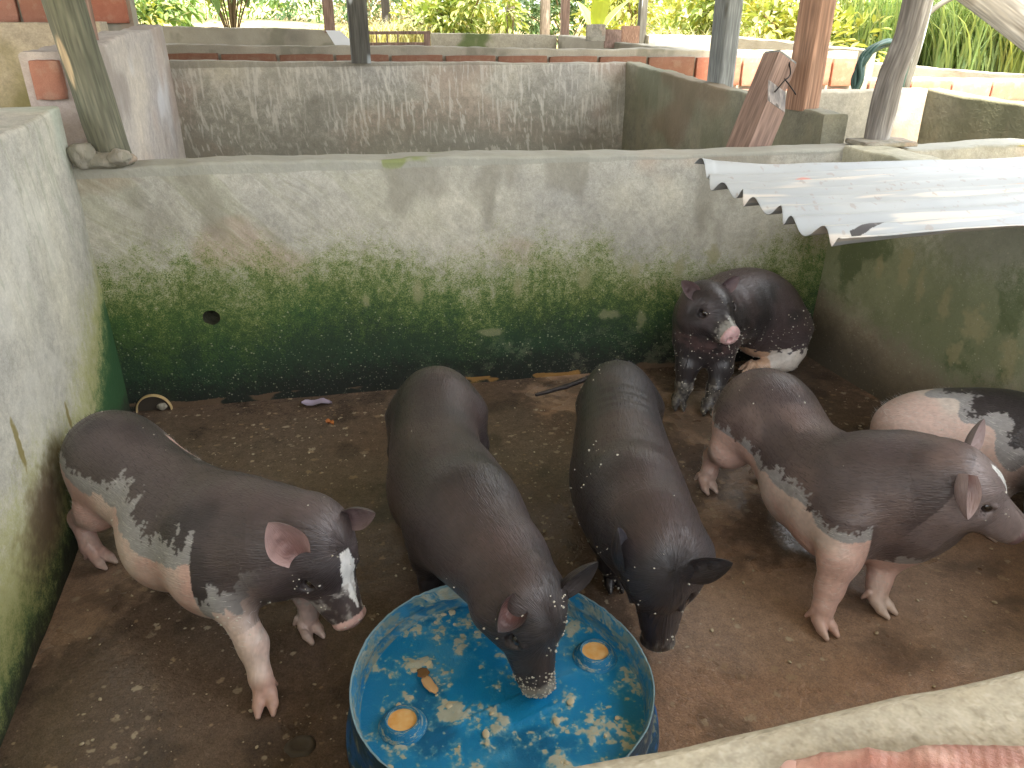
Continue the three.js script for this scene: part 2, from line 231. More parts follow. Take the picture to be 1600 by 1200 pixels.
// hollow-clay block walls with a plaster cap
function blockWall(label, x0, x1, z, h0, h1, t, courses, rawFrom) {
  const root = thing('block_wall', label, 'wall'), g = slabGeo({ a: [x0, z], b: [x1, z], t, ha: h0, hb: h1, seed: 33 + x1 * 3 | 0 }), { L, H } = g.userData;
  part('plaster', g, plasterMat(rep(genericPlaster, L / 1.3, H / 1.3), L, H), root);
  let k = 0;
  for (const [top, hh, off] of courses) for (let x = x0 + off, i = 0; x < x1 - .1; x += .385, i++) {
    const w = Math.min(.365, x1 - .02 - x), hm = lerp(h0, h1, (x - x0) / (x1 - x0)); if (w < .08) continue;
    const raw = x > rawFrom; brick(root, x + w / 2, hm - top - hh / 2, z - .03 + (raw ? .037 : .034), w, hh, .06, 0, k++).material = raw ? brickMats[k % 3] : smearM;
  }
  return root;
}
blockWall('long wall of orange hollow blocks under a plaster cap, behind the second pen', -1.3, 3.97, -6.0, 1.127, 1.05, .13, [[.055, .205, .05], [.285, .2, .24]], 2.45);
blockWall('low orange block wall continuing to the right edge behind the crooked post', 4.0, 6.3, -6.02, .85, .80, .13, [[.02, .16, .12]], 3);
wall('far_wall', 'plain grey wall below the tall cane grass at the right edge', { a: [5.3, -8.0], b: [6.6, -6.35], t: .12, ha: .86, hb: .77, seed: 41 }, genericPlaster);
wall('far_wall', 'grey weathered wall left of the white leaning board, below the leafy shrub', { a: [-1.62, -8.0], b: [-.13, -8.0], t: .12, ha: 1.215, hb: 1.185, seed: 42 }, genericPlaster);
wall('far_wall', 'mossy grey wall right of the timber gate', { a: [.78, -8.0], b: [2.0, -8.0], t: .12, ha: 1.15, hb: 1.131, seed: 43 }, (x, y) => mix(plaster(x, y, 951, [176, 168, 146]), [84, 100, 50], sst(.2, .05, Math.abs(x - .42 + (fbm(x * 9, y * 9, 3, 9) - .5) * .3)) * .8), 512);
wall('far_wall', 'pale wall slanting towards the block wall beside the brown planks', { a: [2.01, -7.98], b: [2.56, -6.16], t: .12, ha: 1.13, hb: 1.06, seed: 44 }, genericPlaster);
wall('far_wall', 'grey wall behind the block wall, right of the brown planks', { a: [2.95, -8.0], b: [3.75, -8.0], t: .12, ha: 1.13, hb: 1.12, seed: 45 }, genericPlaster);
wall('far_wall', 'dark wall end sloping down behind the brown timber post', { a: [3.76, -7.98], b: [4.4, -6.5], t: .12, ha: 1.12, hb: 1.03, seed: 46 }, genericPlaster);
wall('pen_wall', 'mossy plaster wall of the pen left of the log post, at the upper left edge', { a: [-3.4, -4.2], b: [-1.12, -4.2], t: .13, ha: 1.27, hb: 1.27, seed: 47 }, (x, y) => { let c = plaster(x, y, 961, [176, 164, 142]); return mix(c, [104, 100, 58], sst(.1, -.15, y - 1.04 + (fbm(x * 6, y * 6, 4, 962) - .5) * .4) * .8); }, 512);
blockWall('short orange brick wall at the top left corner', -4.2, -1.25, -5.4, 1.47, 1.45, .13, [[.03, .16, .05]], -9);

// mortar lump and steps at the foot of the posts
function blob(rx, ry, rz, seed, amp = .25, det = 4) { const g = mergeVertices((() => { const q = new THREE.IcosahedronGeometry(1, det); q.deleteAttribute('normal'); q.deleteAttribute('uv'); return q; })(), 1e-4), p = g.attributes.position; for (let i = 0; i < p.count; i++) { const x = p.getX(i), y = p.getY(i), z = p.getZ(i), k = 1 + amp * (fbm3(x * 1.7 + seed, y * 1.7, z * 1.7, 3, seed) - .5) * 2; p.setXYZ(i, x * k * rx, y * k * ry, z * k * rz); } g.computeVertexNormals(); const uv = []; for (let i = 0; i < p.count; i++) uv.push(p.getX(i) * 3, p.getZ(i) * 3 + p.getY(i) * 2); g.setAttribute('uv', new THREE.Float32BufferAttribute(uv, 2)); return g; }
const mortarM = new THREE.MeshStandardMaterial({ map: genericPlaster, bumpMap: grainBump, bumpScale: .004, roughness: .9 });
{ const t = thing('mortar_collar', 'broken grey mortar lump at the foot of the leaning log post', 'mortar', [-.79, .885, -2.73]); const a = part('mortar', mergeGeometries([blob(.085, .03, .07, 3, .3), blob(.04, .04, .045, 5, .35).translate(-.06, .02, .03), blob(.035, .025, .035, 7, .4).translate(.05, .012, .045)]), mortarM, t); }
{ const t = thing('mortar_step', 'small wedge of plaster on the wall top beside the crooked grey post', 'mortar', [1.98, .862, -2.74]); part('mortar', lumpBox(.22, .022, .14, .008, 9, .012, 6), new THREE.MeshStandardMaterial({ map: genericPlaster, bumpMap: grainBump, bumpScale: .004, roughness: .9 }), t); }
{ const t = thing('moss_patch', 'bright yellow moss patch on the wall top near the right edge', 'moss', [2.62, .838, -2.735]); part('moss', blob(.22, .008, .035, 13, .5), new THREE.MeshStandardMaterial({ color: new THREE.Color().setRGB(.62, .5, .03), roughness: 1 }), t); }

// ---------------------------------------------------------------- pen floor and ground
const FW = 3.0, FD = 2.95, FX = -1.02, FZ = -2.74;
const floorBase = (u, v) => {
  const x = FX + u * FW, z = FZ + v * FD, n1 = fbm(x * 2.3 + 7, z * 2.3, 5, 1001), n2 = fbm(x * 8, z * 8, 4, 1011);
  let c = mix([172, 148, 128], [140, 114, 94], n1);
  c = mix(c, [162, 124, 96], sst(.5, .68, fbm(x * 1.7 + 3, z * 2.1, 4, 1031)) * .55);
  c = mix(c, [176, 162, 144], sst(.5, .68, fbm(x * 2.6 + 13, z * 2.2 + 4, 4, 1041)) * .45);
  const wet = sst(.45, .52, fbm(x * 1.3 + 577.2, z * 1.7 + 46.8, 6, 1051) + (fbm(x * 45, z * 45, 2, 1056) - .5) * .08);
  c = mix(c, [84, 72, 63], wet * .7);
  return mix(c, [52, 45, 39], sst(.58, .76, n2) * .35);
};
const floorT = (() => {
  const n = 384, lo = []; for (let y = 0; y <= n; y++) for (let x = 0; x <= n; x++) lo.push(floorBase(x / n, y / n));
  const t = tex(2048, 2048, (u, v) => {
    const X = u * n, Y = v * n, xi = X | 0, yi = Y | 0, a = yi * (n + 1) + xi, c = mix(mix(lo[a], lo[a + 1], X - xi), mix(lo[a + n + 1], lo[a + n + 2], X - xi), Y - yi);
    const k = .86 + .18 * fbm(u * 180, v * 180, 2, 1021) + .22 * (hash2(u * 2048 | 0, v * 2048 | 0, 77) - .5) + .14 * (vn(u * 900, v * 900, 9) - .5); return [c[0] * k, c[1] * k, c[2] * k];
  }, true, false), W = t.image.width, d = t.image.data, px = W / FW;
  reseed(77);
  for (let i = 0; i < 13000; i++) {                                        // scattered grit and dried feed
    const x = rnd(), z = rnd(), big = Math.pow(rnd(), 7), dens = fbm(x * 9, z * 9, 3, 1071), r = (.0010 + .0085 * big + .0012 * rnd()) * px, tone = mix([186, 176, 154], [148, 122, 94], rnd()), al = .35 + .55 * rnd(), cx = x * W, cz = z * W, sx = .6 + .8 * rnd();
    if (rnd() > .3 + 1.2 * sst(.35, .62, dens)) continue;
    for (let yy = Math.floor(cz - r * 1.6); yy <= cz + r * 1.6; yy++) for (let xx = Math.floor(cx - r * 1.6); xx <= cx + r * 1.6; xx++) { if (xx < 0 || yy < 0 || xx >= W || yy >= W) continue; const q = Math.hypot((xx + .5 - cx) / sx, yy + .5 - cz) / r + (big > .1 ? vn(xx * .3, yy * .3, 3) - .5 : 0), w = sst(1.3, .6, q) * al, o = (yy * W + xx) * 4; if (w > 0) for (let k = 0; k < 3; k++) d[o + k] = lerp(d[o + k], tone[k], w); }
  }
  return t;
})();
const floorR = tex(512, 512, (u, v) => { const x = FX + u * FW, z = FZ + v * FD; const wet = sst(.42, .54, fbm(x * 1.3 + 577.2, z * 1.7 + 46.8, 5, 1051)); return 255 * clamp(.34 - .2 * wet + .22 * (fbm(x * 18, z * 18, 3, 1081) - .5)); }, false, false);
{
  const g = new THREE.PlaneGeometry(FW, FD, 150, 150); g.rotateX(-Math.PI / 2); const p = g.attributes.position, uv = g.attributes.uv;
  for (let i = 0; i < p.count; i++) { const x = p.getX(i) + FX + FW / 2, z = p.getZ(i) + FZ + FD / 2; p.setXYZ(i, x, (fbm(x * 4, z * 4, 3, 5) - .5) * .006 + (fbm(x * 22, z * 22, 2, 6) - .5) * .002, z); uv.setXY(i, (x - FX) / FW, (z - FZ) / FD); }
  g.computeVertexNormals();
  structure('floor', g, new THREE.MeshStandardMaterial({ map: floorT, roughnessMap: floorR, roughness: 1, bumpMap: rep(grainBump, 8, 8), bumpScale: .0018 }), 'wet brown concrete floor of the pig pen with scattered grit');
}
const groundH = (x, z) => { const d = -z; let h = lerp(0, .92 - .035 * clamp(x, -2, 8), sst(6.2, 8.6, d)) + clamp((d - 9) * .022, 0, 1.6); if (z > 0) h = 0; if (d < 6.2) h = 0; return h - .03 + (d > 8.3 ? (fbm(x * .7, z * .7, 3, 8) - .5) * .18 : 0); };
{
  const xs = [], ax = (a, b, n) => { for (let i = 0; i <= n; i++) xs.push(lerp(a, b, i / n)); }; ax(-300, -40, 6); ax(-30, 30, 110); ax(40, 300, 6);
  const zs = []; for (const [a, b, n] of [[300, 40, 6], [30, -3, 22], [-3.4, -30, 110], [-40, -300, 8]]) for (let i = 0; i <= n; i++) zs.push(lerp(a, b, i / n));
  const P = [], UV = [], I = []; for (const z of zs) for (const x of xs) { P.push(x, groundH(x, z), z); UV.push(x / 3, z / 3); }
  for (let j = 0; j < zs.length - 1; j++) for (let i = 0; i < xs.length - 1; i++) { const a = j * xs.length + i; I.push(a, a + 1, a + xs.length, a + 1, a + xs.length + 1, a + xs.length); }
  const g = new THREE.BufferGeometry(); g.setAttribute('position', new THREE.Float32BufferAttribute(P, 3)); g.setAttribute('uv', new THREE.Float32BufferAttribute(UV, 2)); g.setIndex(I); g.computeVertexNormals();
  const t = tex(512, 512, (u, v) => { const n = pfbm(u, v, 5, 6, 1101), m = pfbm(u, v, 40, 3, 1120); let c = mix([150, 128, 96], [120, 122, 66], sst(.4, .6, n)); return mix(c, [176, 160, 126], sst(.5, .66, m) * .6); });
  structure('ground', g, new THREE.MeshStandardMaterial({ map: t, roughness: 1, bumpMap: rep(grainBump, 3, 3), bumpScale: .02 }), 'litter-strewn earth beyond the pens');
}

// ---------------------------------------------------------------- roof of the shed (over the pens, above the frame)
{
  const root = thing('shed_roof', 'corrugated roof over the pens carried by the wooden posts', 'roof');
  const g = new THREE.PlaneGeometry(10.1, 11.2, 260, 2); g.rotateX(-Math.PI / 2); const p = g.attributes.position; for (let i = 0; i < p.count; i++) { const x = p.getX(i) - 1.95, z = p.getZ(i) - 3.6; p.setXYZ(i, x, 3.45 + .016 * Math.sin(x * 70) + .05 * (3.2 - x), z); } g.computeVertexNormals();
  const top = g.clone().translate(0, .012, 0), idx = g.index.array; for (let i = 0; i < idx.length; i += 3) { const a = idx[i]; idx[i] = idx[i + 1]; idx[i + 1] = a; } g.computeVertexNormals();
  part('roof_sheet', mergeGeometries([top, g]), new THREE.MeshStandardMaterial({ color: 0x8d867c, roughness: .7, metalness: .2 }), root);
  const wm = new THREE.MeshStandardMaterial({ color: 0x6b4c36, roughness: .9 });
  for (const z of [1.8, -.4, -2.75, -5.25, -8]) { const r = part('rafter', new THREE.BoxGeometry(10, .09, .06), wm, root); r.position.set(-1.9, 3.63, z); r.rotation.z = -.05; }
}
// ---------------------------------------------------------------- wood: posts, brace, planks, gate
function barkTex(seed, a, b, pale, k) { return tex(256, 512, (u, v) => { const n = pfbm(u, v, 4, 5, seed), g = vnp2(u * 40, v * 7, 40, 7, seed + 3), h = vnp2(u * 90, v * 16, 90, 16, seed + 5); let c = mix(a, b, sst(.2, .8, n * .7 + g * .3)); c = mix(c, pale, sst(.62, .72, vnp2(u * 10, v * 5, 10, 5, seed + 9) * .6 + n * .4) * k); const q = .84 + .32 * h; return [c[0] * q, c[1] * q, c[2] * q]; }); }
function vnp2(x, y, px, py, s) { const xi = Math.floor(x), yi = Math.floor(y); let fx = x - xi, fy = y - yi; fx = fx * fx * (3 - 2 * fx); fy = fy * fy * (3 - 2 * fy); const h = (a, b) => hash2(a % px, b % py, s); return lerp(lerp(h(xi, yi), h(xi + 1, yi), fx), lerp(h(xi, yi + 1), h(xi + 1, yi + 1), fx), fy); }
const bark1 = barkTex(2001, [78, 80, 64], [108, 106, 88], [176, 156, 124], .95), bark2 = barkTex(2101, [104, 98, 92], [142, 138, 132], [176, 172, 164], .5), bark3 = barkTex(2201, [74, 72, 66], [98, 98, 90], [168, 176, 178], .9), woodT = barkTex(2301, [150, 116, 94], [172, 136, 112], [160, 124, 100], .5), woodD = barkTex(2401, [116, 94, 82], [142, 118, 104], [154, 130, 116], .5), greyW = barkTex(2501, [112, 116, 114], [164, 166, 160], [70, 68, 60], .7);
const wm = (t, o = {}) => new THREE.MeshStandardMaterial({ map: t, bumpMap: t, bumpScale: o.bump ?? .004, roughness: o.rough ?? .85, ...(o.color ? { color: o.color } : {}) });
const WOOD = { bark1: wm(bark1, { bump: .006 }), bark2: wm(bark2, { bump: .006 }), bark3: wm(bark3), wood: wm(woodT, { bump: .002 }), dark: wm(woodD, { bump: .002 }), grey: wm(greyW, { bump: .003 }) };
function logGeo(pts, r0, r1, seed, amp = .15, seg = 20, per = 10) {            // crooked log through pts
  const c = new THREE.CatmullRomCurve3(pts.map((p) => V(...p))), n = per * pts.length, P = [], UV = [], I = [], L = c.getLength(), fr = c.computeFrenetFrames(n, false);
  for (let i = 0; i <= n; i++) { const p = c.getPointAt(i / n), r = lerp(r0, r1, i / n); for (let j = 0; j <= seg; j++) { const a = j / seg * Math.PI * 2, ca = Math.cos(a), sa = Math.sin(a), k = r * (1 + amp * (fbm3(ca * 1.4 + seed, sa * 1.4, i / n * L * 6, 3, seed) - .5) * 2 + amp * .5 * (fbm3(ca * 5 + seed, sa * 5, i / n * L * 3, 2, seed + 4) - .5)); P.push(p.x + (fr.normals[i].x * ca + fr.binormals[i].x * sa) * k, p.y + (fr.normals[i].y * ca + fr.binormals[i].y * sa) * k, p.z + (fr.normals[i].z * ca + fr.binormals[i].z * sa) * k); UV.push(j / seg, i / n * L * 1.2); } }
  for (let i = 0; i < n; i++) for (let j = 0; j < seg; j++) { const a = i * (seg + 1) + j, b = a + seg + 1; I.push(a, a + 1, b, a + 1, b + 1, b); }
  for (const e of [0, n]) { const s = P.length / 3, p = c.getPointAt(e / n); P.push(p.x, p.y, p.z); UV.push(.5, .5); for (let j = 0; j < seg; j++) { const a = e * (seg + 1) + j; e ? I.push(s, a, a + 1) : I.push(s, a + 1, a); } }
  const g = new THREE.BufferGeometry(); g.setAttribute('position', new THREE.Float32BufferAttribute(P, 3)); g.setAttribute('uv', new THREE.Float32BufferAttribute(UV, 2)); g.setIndex(I); g.computeVertexNormals(); return g;
}
function post(label, pts, r0, r1, mat, seed, amp) { const t = thing('wooden_post', label, 'post'); part('trunk', logGeo(pts, r0, r1, seed, amp), mat, t); return t; }
function beamGeo(w, h, d, seed = 1) { const g = lumpBox(w, h, d, Math.min(w, d) * .08, seed, .002, 6); const p = g.attributes.position, uv = g.attributes.uv, nn = g.attributes.normal; for (let i = 0; i < p.count; i++) { const side = Math.abs(nn.getX(i)) > Math.abs(nn.getZ(i)); uv.setXY(i, (side ? p.getZ(i) : p.getX(i)) * 2.5 + .3, p.getY(i) * .9); } return g; }
function squarePost(label, x, z, y0, y1, w, d, ry, mat, lean = 0, seed = 1) { const t = thing('wooden_post', label, 'post', [x, y0, z]); t.rotation.set(0, ry, lean); const m = part('timber', beamGeo(w, y1 - y0, d, seed), mat, t); m.position.y = (y1 - y0) / 2; return t; }
post('thick weathered log post with peeled bark in the upper left, rising from a mortar lump', [[-.775, .86, -2.76], [-.80, 1.1, -2.76], [-.825, 1.4, -2.76], [-.83, 3.6, -2.76]], .058, .055, WOOD.bark1, 4, .12);
squarePost('dark squared post on the tall wall just behind the log post', -1.02, -3.6, 1.20, 3.6, .09, .07, .3, WOOD.dark, 0, 3);
squarePost('square middle post with flaking grey paint, standing on the second pen wall', .065, -5.14, 1.04, 3.6, .115, .09, .1, WOOD.bark3, 0, 4);
squarePost('thin brown post on the far wall, left of the square middle post', -.16, -8.0, 1.16, 3.6, .10, .08, 0, WOOD.dark, 0, 5);
squarePost('thin brown post above the grey slab near the stacked planks', 2.13, -8.2, 1.1, 3.6, .08, .08, 0, WOOD.dark, 0, 6);
squarePost('thin dark post right of the brown planks', 2.92, -8.15, 1.0, 3.6, .075, .08, 0, WOOD.bark3, 0, 7);
squarePost('grey sawn post with a brown edge, left of the timber brace', 1.905, -4.05, .96, 3.5, .095, .12, .18, WOOD.grey, 0, 8);
squarePost('reddish brown timber post standing on the dark green dividing wall', 1.835, -3.10, .945, 3.5, .088, .115, .22, WOOD.wood, 0, 9);
post('crooked grey log post at the upper right, standing on the wall top', [[1.975, .83, -2.77], [1.985, .93, -2.78], [1.995, 1.08, -2.78], [2.025, 1.22, -2.775], [2.035, 1.38, -2.77], [2.06, 3.6, -2.77]], .047, .042, WOOD.bark2, 9, .22);
{ const t = post('thin dark forked post behind the crooked grey post', [[3.70, .85, -5.0], [3.73, 1.1, -5.0], [3.75, 1.4, -5.0], [3.78, 3.5, -5.0]], .036, .03, WOOD.bark3, 11, .1); part('branch', logGeo([[3.745, 1.28, -5.0], [3.80, 1.34, -5.0], [3.93, 1.41, -5.0], [4.2, 1.5, -5.0]], .018, .014, 12, .12, 10), WOOD.bark3, t); }
{ const t = thing('pole', 'pale peeled pole crossing the upper right corner at a slant', 'pole'); part('trunk', logGeo([[1.43, 1.47, -2.0], [1.70, 1.327, -1.98], [1.95, 1.19, -1.96], [2.4, .95, -1.93]], .046, .05, 14, .05, 24), wm(barkTex(2601, [176, 168, 156], [206, 200, 190], [140, 128, 112], .5), { bump: .002 }), t); }
{ // notched brace leaning behind the wall
  const t = thing('timber_brace', 'short notched timber leaning over the back wall, beside the brown post, with bent nails', 'timber');
  const prof = [[-.06, -.6], [.06, -.6], [.06, -.03], [.018, .055], [.018, .165], [-.06, .165]], sh = new THREE.Shape(prof.map(([z, y]) => new THREE.Vector2(z, y)));
  const g = new THREE.ExtrudeGeometry(sh, { depth: .106, steps: 1, bevelEnabled: true, bevelSize: .003, bevelThickness: .003, bevelSegments: 2 }); g.translate(0, 0, -.053); g.rotateY(-Math.PI / 2);
  const q = g.attributes.position, u = g.attributes.uv, nn = g.attributes.normal; for (let i = 0; i < q.count; i++) u.setXY(i, (Math.abs(nn.getX(i)) > .7 ? q.getZ(i) : q.getX(i)) * 2.2 + .3, q.getY(i) * .8);
  part('timber', g, WOOD.dark, t);
  const N = part('notch', lumpBox(.108, .094, .006, .002, 23, .001, 3), wm(greyW, { color: 0xf0e0dc, bump: .001 }), t); N.position.set(0, .0135, .0415); N.rotation.x = -.459;
  const cap = part('end_grain', lumpBox(.108, .012, .08, .003, 25, .001, 2), wm(greyW, { bump: .001 }), t); cap.position.set(0, .171, -.021);
  t.position.set(1.61, 1.0, -2.98); t.rotation.set(-.10, .30, -.47, 'YXZ');
  const nm = new THREE.MeshStandardMaterial({ color: 0x2a2522, roughness: .6, metalness: .6 });
  const nail = (pts) => part('nail', new THREE.TubeGeometry(new THREE.CatmullRomCurve3(pts.map((p) => V(...p))), 16, .0028, 6), nm, t);
  nail([[.012, .165, .016], [.02, .11, .045], [-.005, .07, .052], [-.022, .02, .047]]); nail([[.0, .085, .045], [.03, .06, .07], [.055, .045, .08]]);
}
{ const t = thing('board', 'white board leaning on the far grey wall beside the thin brown post', 'board', [-.10, 1.04, -7.80]); const m = part('panel', new THREE.ExtrudeGeometry(new THREE.Shape([[-.09, .14], [.03, .14], [.16, .02], [.16, -.12], [.06, -.12]].map(([x, y]) => new THREE.Vector2(x, y))), { depth: .02, bevelEnabled: true, bevelSize: .003, bevelThickness: .003, bevelSegments: 1 }), new THREE.MeshStandardMaterial({ color: 0xdfe2e6, roughness: .7 }), t); }
{ const t = thing('timber_gate', 'low dark timber gate between the far walls, left of the mossy one', 'gate'); const b = (n, w, h, x, y, m = WOOD.dark) => { const q = part(n, beamGeo(w, h, .05, x * 50 | 0), m, t); q.position.set(x, y, -8.02); return q; }; b('top_rail', .66, .028, .44, 1.158); b('bottom_rail', .60, .05, .42, 1.05); b('gate_post', .06, .20, .735, 1.06); b('stile', .03, .2, .14, 1.06); b('bar', .012, .1, .26, 1.1); b('bar', .012, .1, .36, 1.1); b('bar', .012, .1, .46, 1.1); }
{ const pl = (label, x, y, w, h, m, s) => { const t = thing('plank', label, 'plank', [x, y, -7.02 - s * .03]); const q = part('panel', lumpBox(w, h, .03, .004, s, .003, 4), m, t); return t; };
  pl('grey slab standing on the far slanting wall, left of the brown planks', 2.11, 1.17, .172, .135, mortarM, 1); pl('shorter of two brown planks on the far wall', 2.275, 1.12, .15, .15, WOOD.dark, 2); pl('taller brown plank on the far wall, nearest the thin dark post', 2.445, 1.125, .165, .195, WOOD.wood, 3); }

// ---------------------------------------------------------------- corrugated sheet over the corner
{
  const t = thing('corrugated_sheet', 'rusting pale corrugated iron sheet lying over the corner at the right', 'roofing sheet');
  const nu = 90, nv = 160, P = [], UV = [], I = [];
  const pt = (u, v) => { const back = [.93, -2.085], front = [.935, -1.345]; let x0 = lerp(back[0], front[0], v), z0 = lerp(back[1], front[1], v); const x = x0 + u * 1.75 + (u < .02 ? .012 * Math.sin(v * 23) : 0), z = z0 - u * .075; const e = Math.exp(-u * 7), lift = .018 * Math.exp(-v * 9) * Math.exp(-u * 9); const dent = .012 * (fbm(u * 7, v * 5, 3, 9) - .5); const bl = .03 * Math.exp(-(((v - .05) / .035) ** 2)) * Math.exp(-u * 5); return [x, .897 + .0062 * (1 + 1.5 * e) * Math.sin(v * Math.PI * 2 * 8.2 + .6) + lift + dent + bl - .012 * v * e, z]; };
  for (let s = 0; s < 2; s++) for (let i = 0; i <= nu; i++) for (let j = 0; j <= nv; j++) { const u = Math.pow(i / nu, 1.3), v = j / nv, p = pt(u, v); P.push(p[0], p[1] - s * .0012, p[2]); UV.push(u, v); }
  const M = (nu + 1) * (nv + 1); for (let s = 0; s < 2; s++) for (let i = 0; i < nu; i++) for (let j = 0; j < nv; j++) { const a = s * M + i * (nv + 1) + j, b = a + nv + 1; s ? I.push(a, b, a + 1, a + 1, b, b + 1) : I.push(a, a + 1, b, a + 1, b + 1, b); }
  const st = (a, b) => I.push(a, a + M, b, b, a + M, b + M); for (let j = 0; j < nv; j++) st(j, j + 1); for (let i = 0; i < nu; i++) { st((i + 1) * (nv + 1), i * (nv + 1)); st(i * (nv + 1) + nv, (i + 1) * (nv + 1) + nv); }
  const g = new THREE.BufferGeometry(); g.setAttribute('position', new THREE.Float32BufferAttribute(P, 3)); g.setAttribute('uv', new THREE.Float32BufferAttribute(UV, 2)); g.setIndex(I); g.computeVertexNormals();
  const m = tex(1024, 512, (u, v) => { let c = [164, 167, 166]; const n = fbm(u * 8, v * 6, 4, 3001); c = mix(c, [150, 155, 157], sst(.4, .65, n) * .6); c = mix(c, [226, 208, 186], sst(.6, .7, fbm(u * 5, v * 24, 4, 3011)) * .5); const ru = Math.abs(v - .42 - .03 * Math.sin(u * 5)) - .012 + (fbm(u * 20, v * 40, 3, 3021) - .5) * .03; c = mix(c, [208, 150, 106], sst(.004, -.01, ru) * sst(.14, .24, u) * sst(.75, .5, u) * .8); const pk = Math.hypot((u - .155) / .022, (v - .2) / .03); c = mix(c, [200, 128, 112], sst(1.1, .8, pk + (fbm(u * 60, v * 40, 2, 5) - .5) * .5) * .8); const sl = Math.abs((v - .9) + (u - .1) * .8) - .004; if (u > .035 && u < .11 && Math.abs((v - .88) + (u - .07) * .9) < .008 + .006 * fbm(u * 90, 1, 2, 7)) c = [52, 48, 46]; c = mix(c, [150, 142, 134], sst(.72, .8, fbm(u * 110, v * 50, 3, 3031)) * .6); return c; }, true, false);
  part('sheet', g, new THREE.MeshStandardMaterial({ map: m, roughness: .5, metalness: .25 }), t);
}

// ---------------------------------------------------------------- the blue basin (cut-off drum)
{
  const cx = .19, cz = -1.085, R = .287, t = thing('feeding_basin', 'blue feeding basin cut from a plastic drum, smeared with feed', 'basin', [cx, 0, cz]);
  const fl = (x, z) => { const q = fbm(x * 22, z * 22, 2, 4005) * .03, n = fbm(x * 21 + 5 + q * 20, z * 21 + q * 30, 5, 4001), m = fbm(x * 90, z * 90, 3, 4011), f = fbm(x * 7 + 2, z * 7 + 9, 3, 4021); return n * .64 + m * .36 + .26 * (f - .5) - .055 + .075 * sst(-.03, .2, z); };
  const blue = (x, z, k) => { let c = mix([16, 126, 186], [40, 148, 202], fbm(x * 6, z * 6, 3, 4031)); c = mix(c, [92, 164, 206], sst(.5, .7, fbm(x * 9 + 3, z * 9, 4, 4041)) * .5); c = mix(c, [8, 84, 128], sst(.52, .68, fbm(x * 7, z * 7 + 8, 4, 4051)) * .6); const a = fl(x, z) + k; const fine = fbm(x * 140, z * 140, 2, 4063); c = mix(c, [128, 172, 192], sst(.42, .58, a + (fine - .5) * .1) * .55); c = mix(c, mix([190, 184, 160], [216, 209, 188], fbm(x * 50, z * 50, 2, 4061)), sst(.52, .62, a + (fine - .5) * .14) * .85); c = mix(c, [196, 188, 160], sst(.66, .74, fbm(x * 75 + 9, z * 75, 3, 4066)) * sst(.40, .5, a) * .8); return c; };
  const plateT = tex(1024, 1024, (u, v) => blue((u - .5) * .6, (v - .5) * .6, 0), true, false);
  const wallT = tex(1024, 256, (u, v) => { const a = u * Math.PI * 2; let c = blue(Math.cos(a) * .5 + v * .2, Math.sin(a) * .5 + 4, -.045 + .05 * sst(.75, .95, v)); c = mix(c, [92, 150, 184], .45 * sst(.4, .6, fbm(u * 40, v * 4, 3, 4081))); c = mix(c, [128, 150, 152], sst(.5, .62, fbm(u * 90, v * 12, 3, 4091)) * .5); return mix(c, [184, 172, 140], sst(.6, .68, fbm(u * 60, v * 9, 3, 4095)) * .5); }, true, false);
  const outT = tex(1024, 256, (u, v) => { let c = mix([44, 66, 78], [30, 84, 122], fbm(u * 50, v * 4, 4, 4101)); c = mix(c, [34, 96, 168], sst(.5, .62, fbm(u * 30, v * 9, 3, 4102)) * .7); return mix(c, [160, 152, 124], sst(.6, .7, fbm(u * 120, v * 14, 3, 4103)) * .7); }, true, false);
  const N = 240, rimY = (a) => .150 + .006 * (fbm(Math.cos(a) * 6 + 9, Math.sin(a) * 6, 3, 41) - .5) + .004 * (fbm(Math.cos(a) * 40, Math.sin(a) * 40, 2, 43) - .5) - (a > .35 && a < .75 ? .010 * sst(.35, .5, a) * sst(.75, .6, a) : 0), ra = (a) => 1 + .02 * Math.sin(2 * a + .6) + .006 * Math.sin(5 * a);
  const ring = (prof, rev) => { const P = [], UV = [], I = [], m = prof(0).length; for (let i = 0; i <= N; i++) { const a = i / N * Math.PI * 2; prof(a).forEach(([r, y], k) => { P.push(Math.cos(a) * r * ra(a), y, Math.sin(a) * r * ra(a)); UV.push(i / N, k / (m - 1)); }); } for (let i = 0; i < N; i++) for (let k = 0; k < m - 1; k++) { const a = i * m + k, b = a + m; rev ? I.push(a, b, a + 1, a + 1, b, b + 1) : I.push(a, a + 1, b, a + 1, b + 1, b); } const g = new THREE.BufferGeometry(); g.setAttribute('position', new THREE.Float32BufferAttribute(P, 3)); g.setAttribute('uv', new THREE.Float32BufferAttribute(UV, 2)); g.setIndex(I); g.computeVertexNormals(); return g; };
  const pm = (map, rough = .42) => new THREE.MeshPhysicalMaterial({ map, roughness: rough, bumpMap: rep(grainBump, 6, 1), bumpScale: .0015, side: THREE.DoubleSide });
  part('inner_wall', ring((a) => [[R - .018, .088], [R - .012, .094], [R - .010, .112], [R - .013, .116], [R - .009, .121], [R - .006, rimY(a) - .004], [R - .004, rimY(a)]], true), pm(wallT, .5), t);
  part('rim', ring((a) => [[R - .0042, rimY(a) - .001], [R - .003, rimY(a) + .0015], [R - .0005, rimY(a) + .0005]], true), new THREE.MeshStandardMaterial({ color: 0x86a6b4, roughness: .8 }), t);
  part('outer_wall', ring((a) => [[R, rimY(a)], [R + .001, .10], [R + .001, .06], [R + .014, .055], [R + .016, .040], [R + .004, .034], [R + .004, .012], [R - .002, .001]], true), pm(outT, .5), t);
  const pl = new THREE.CircleGeometry(R - .012, 96, 0, Math.PI * 2); const seg = []; for (let r = 0; r <= 40; r++) for (let i = 0; i <= 120; i++) seg.push([r / 40 * (R - .014), i / 120 * Math.PI * 2]);
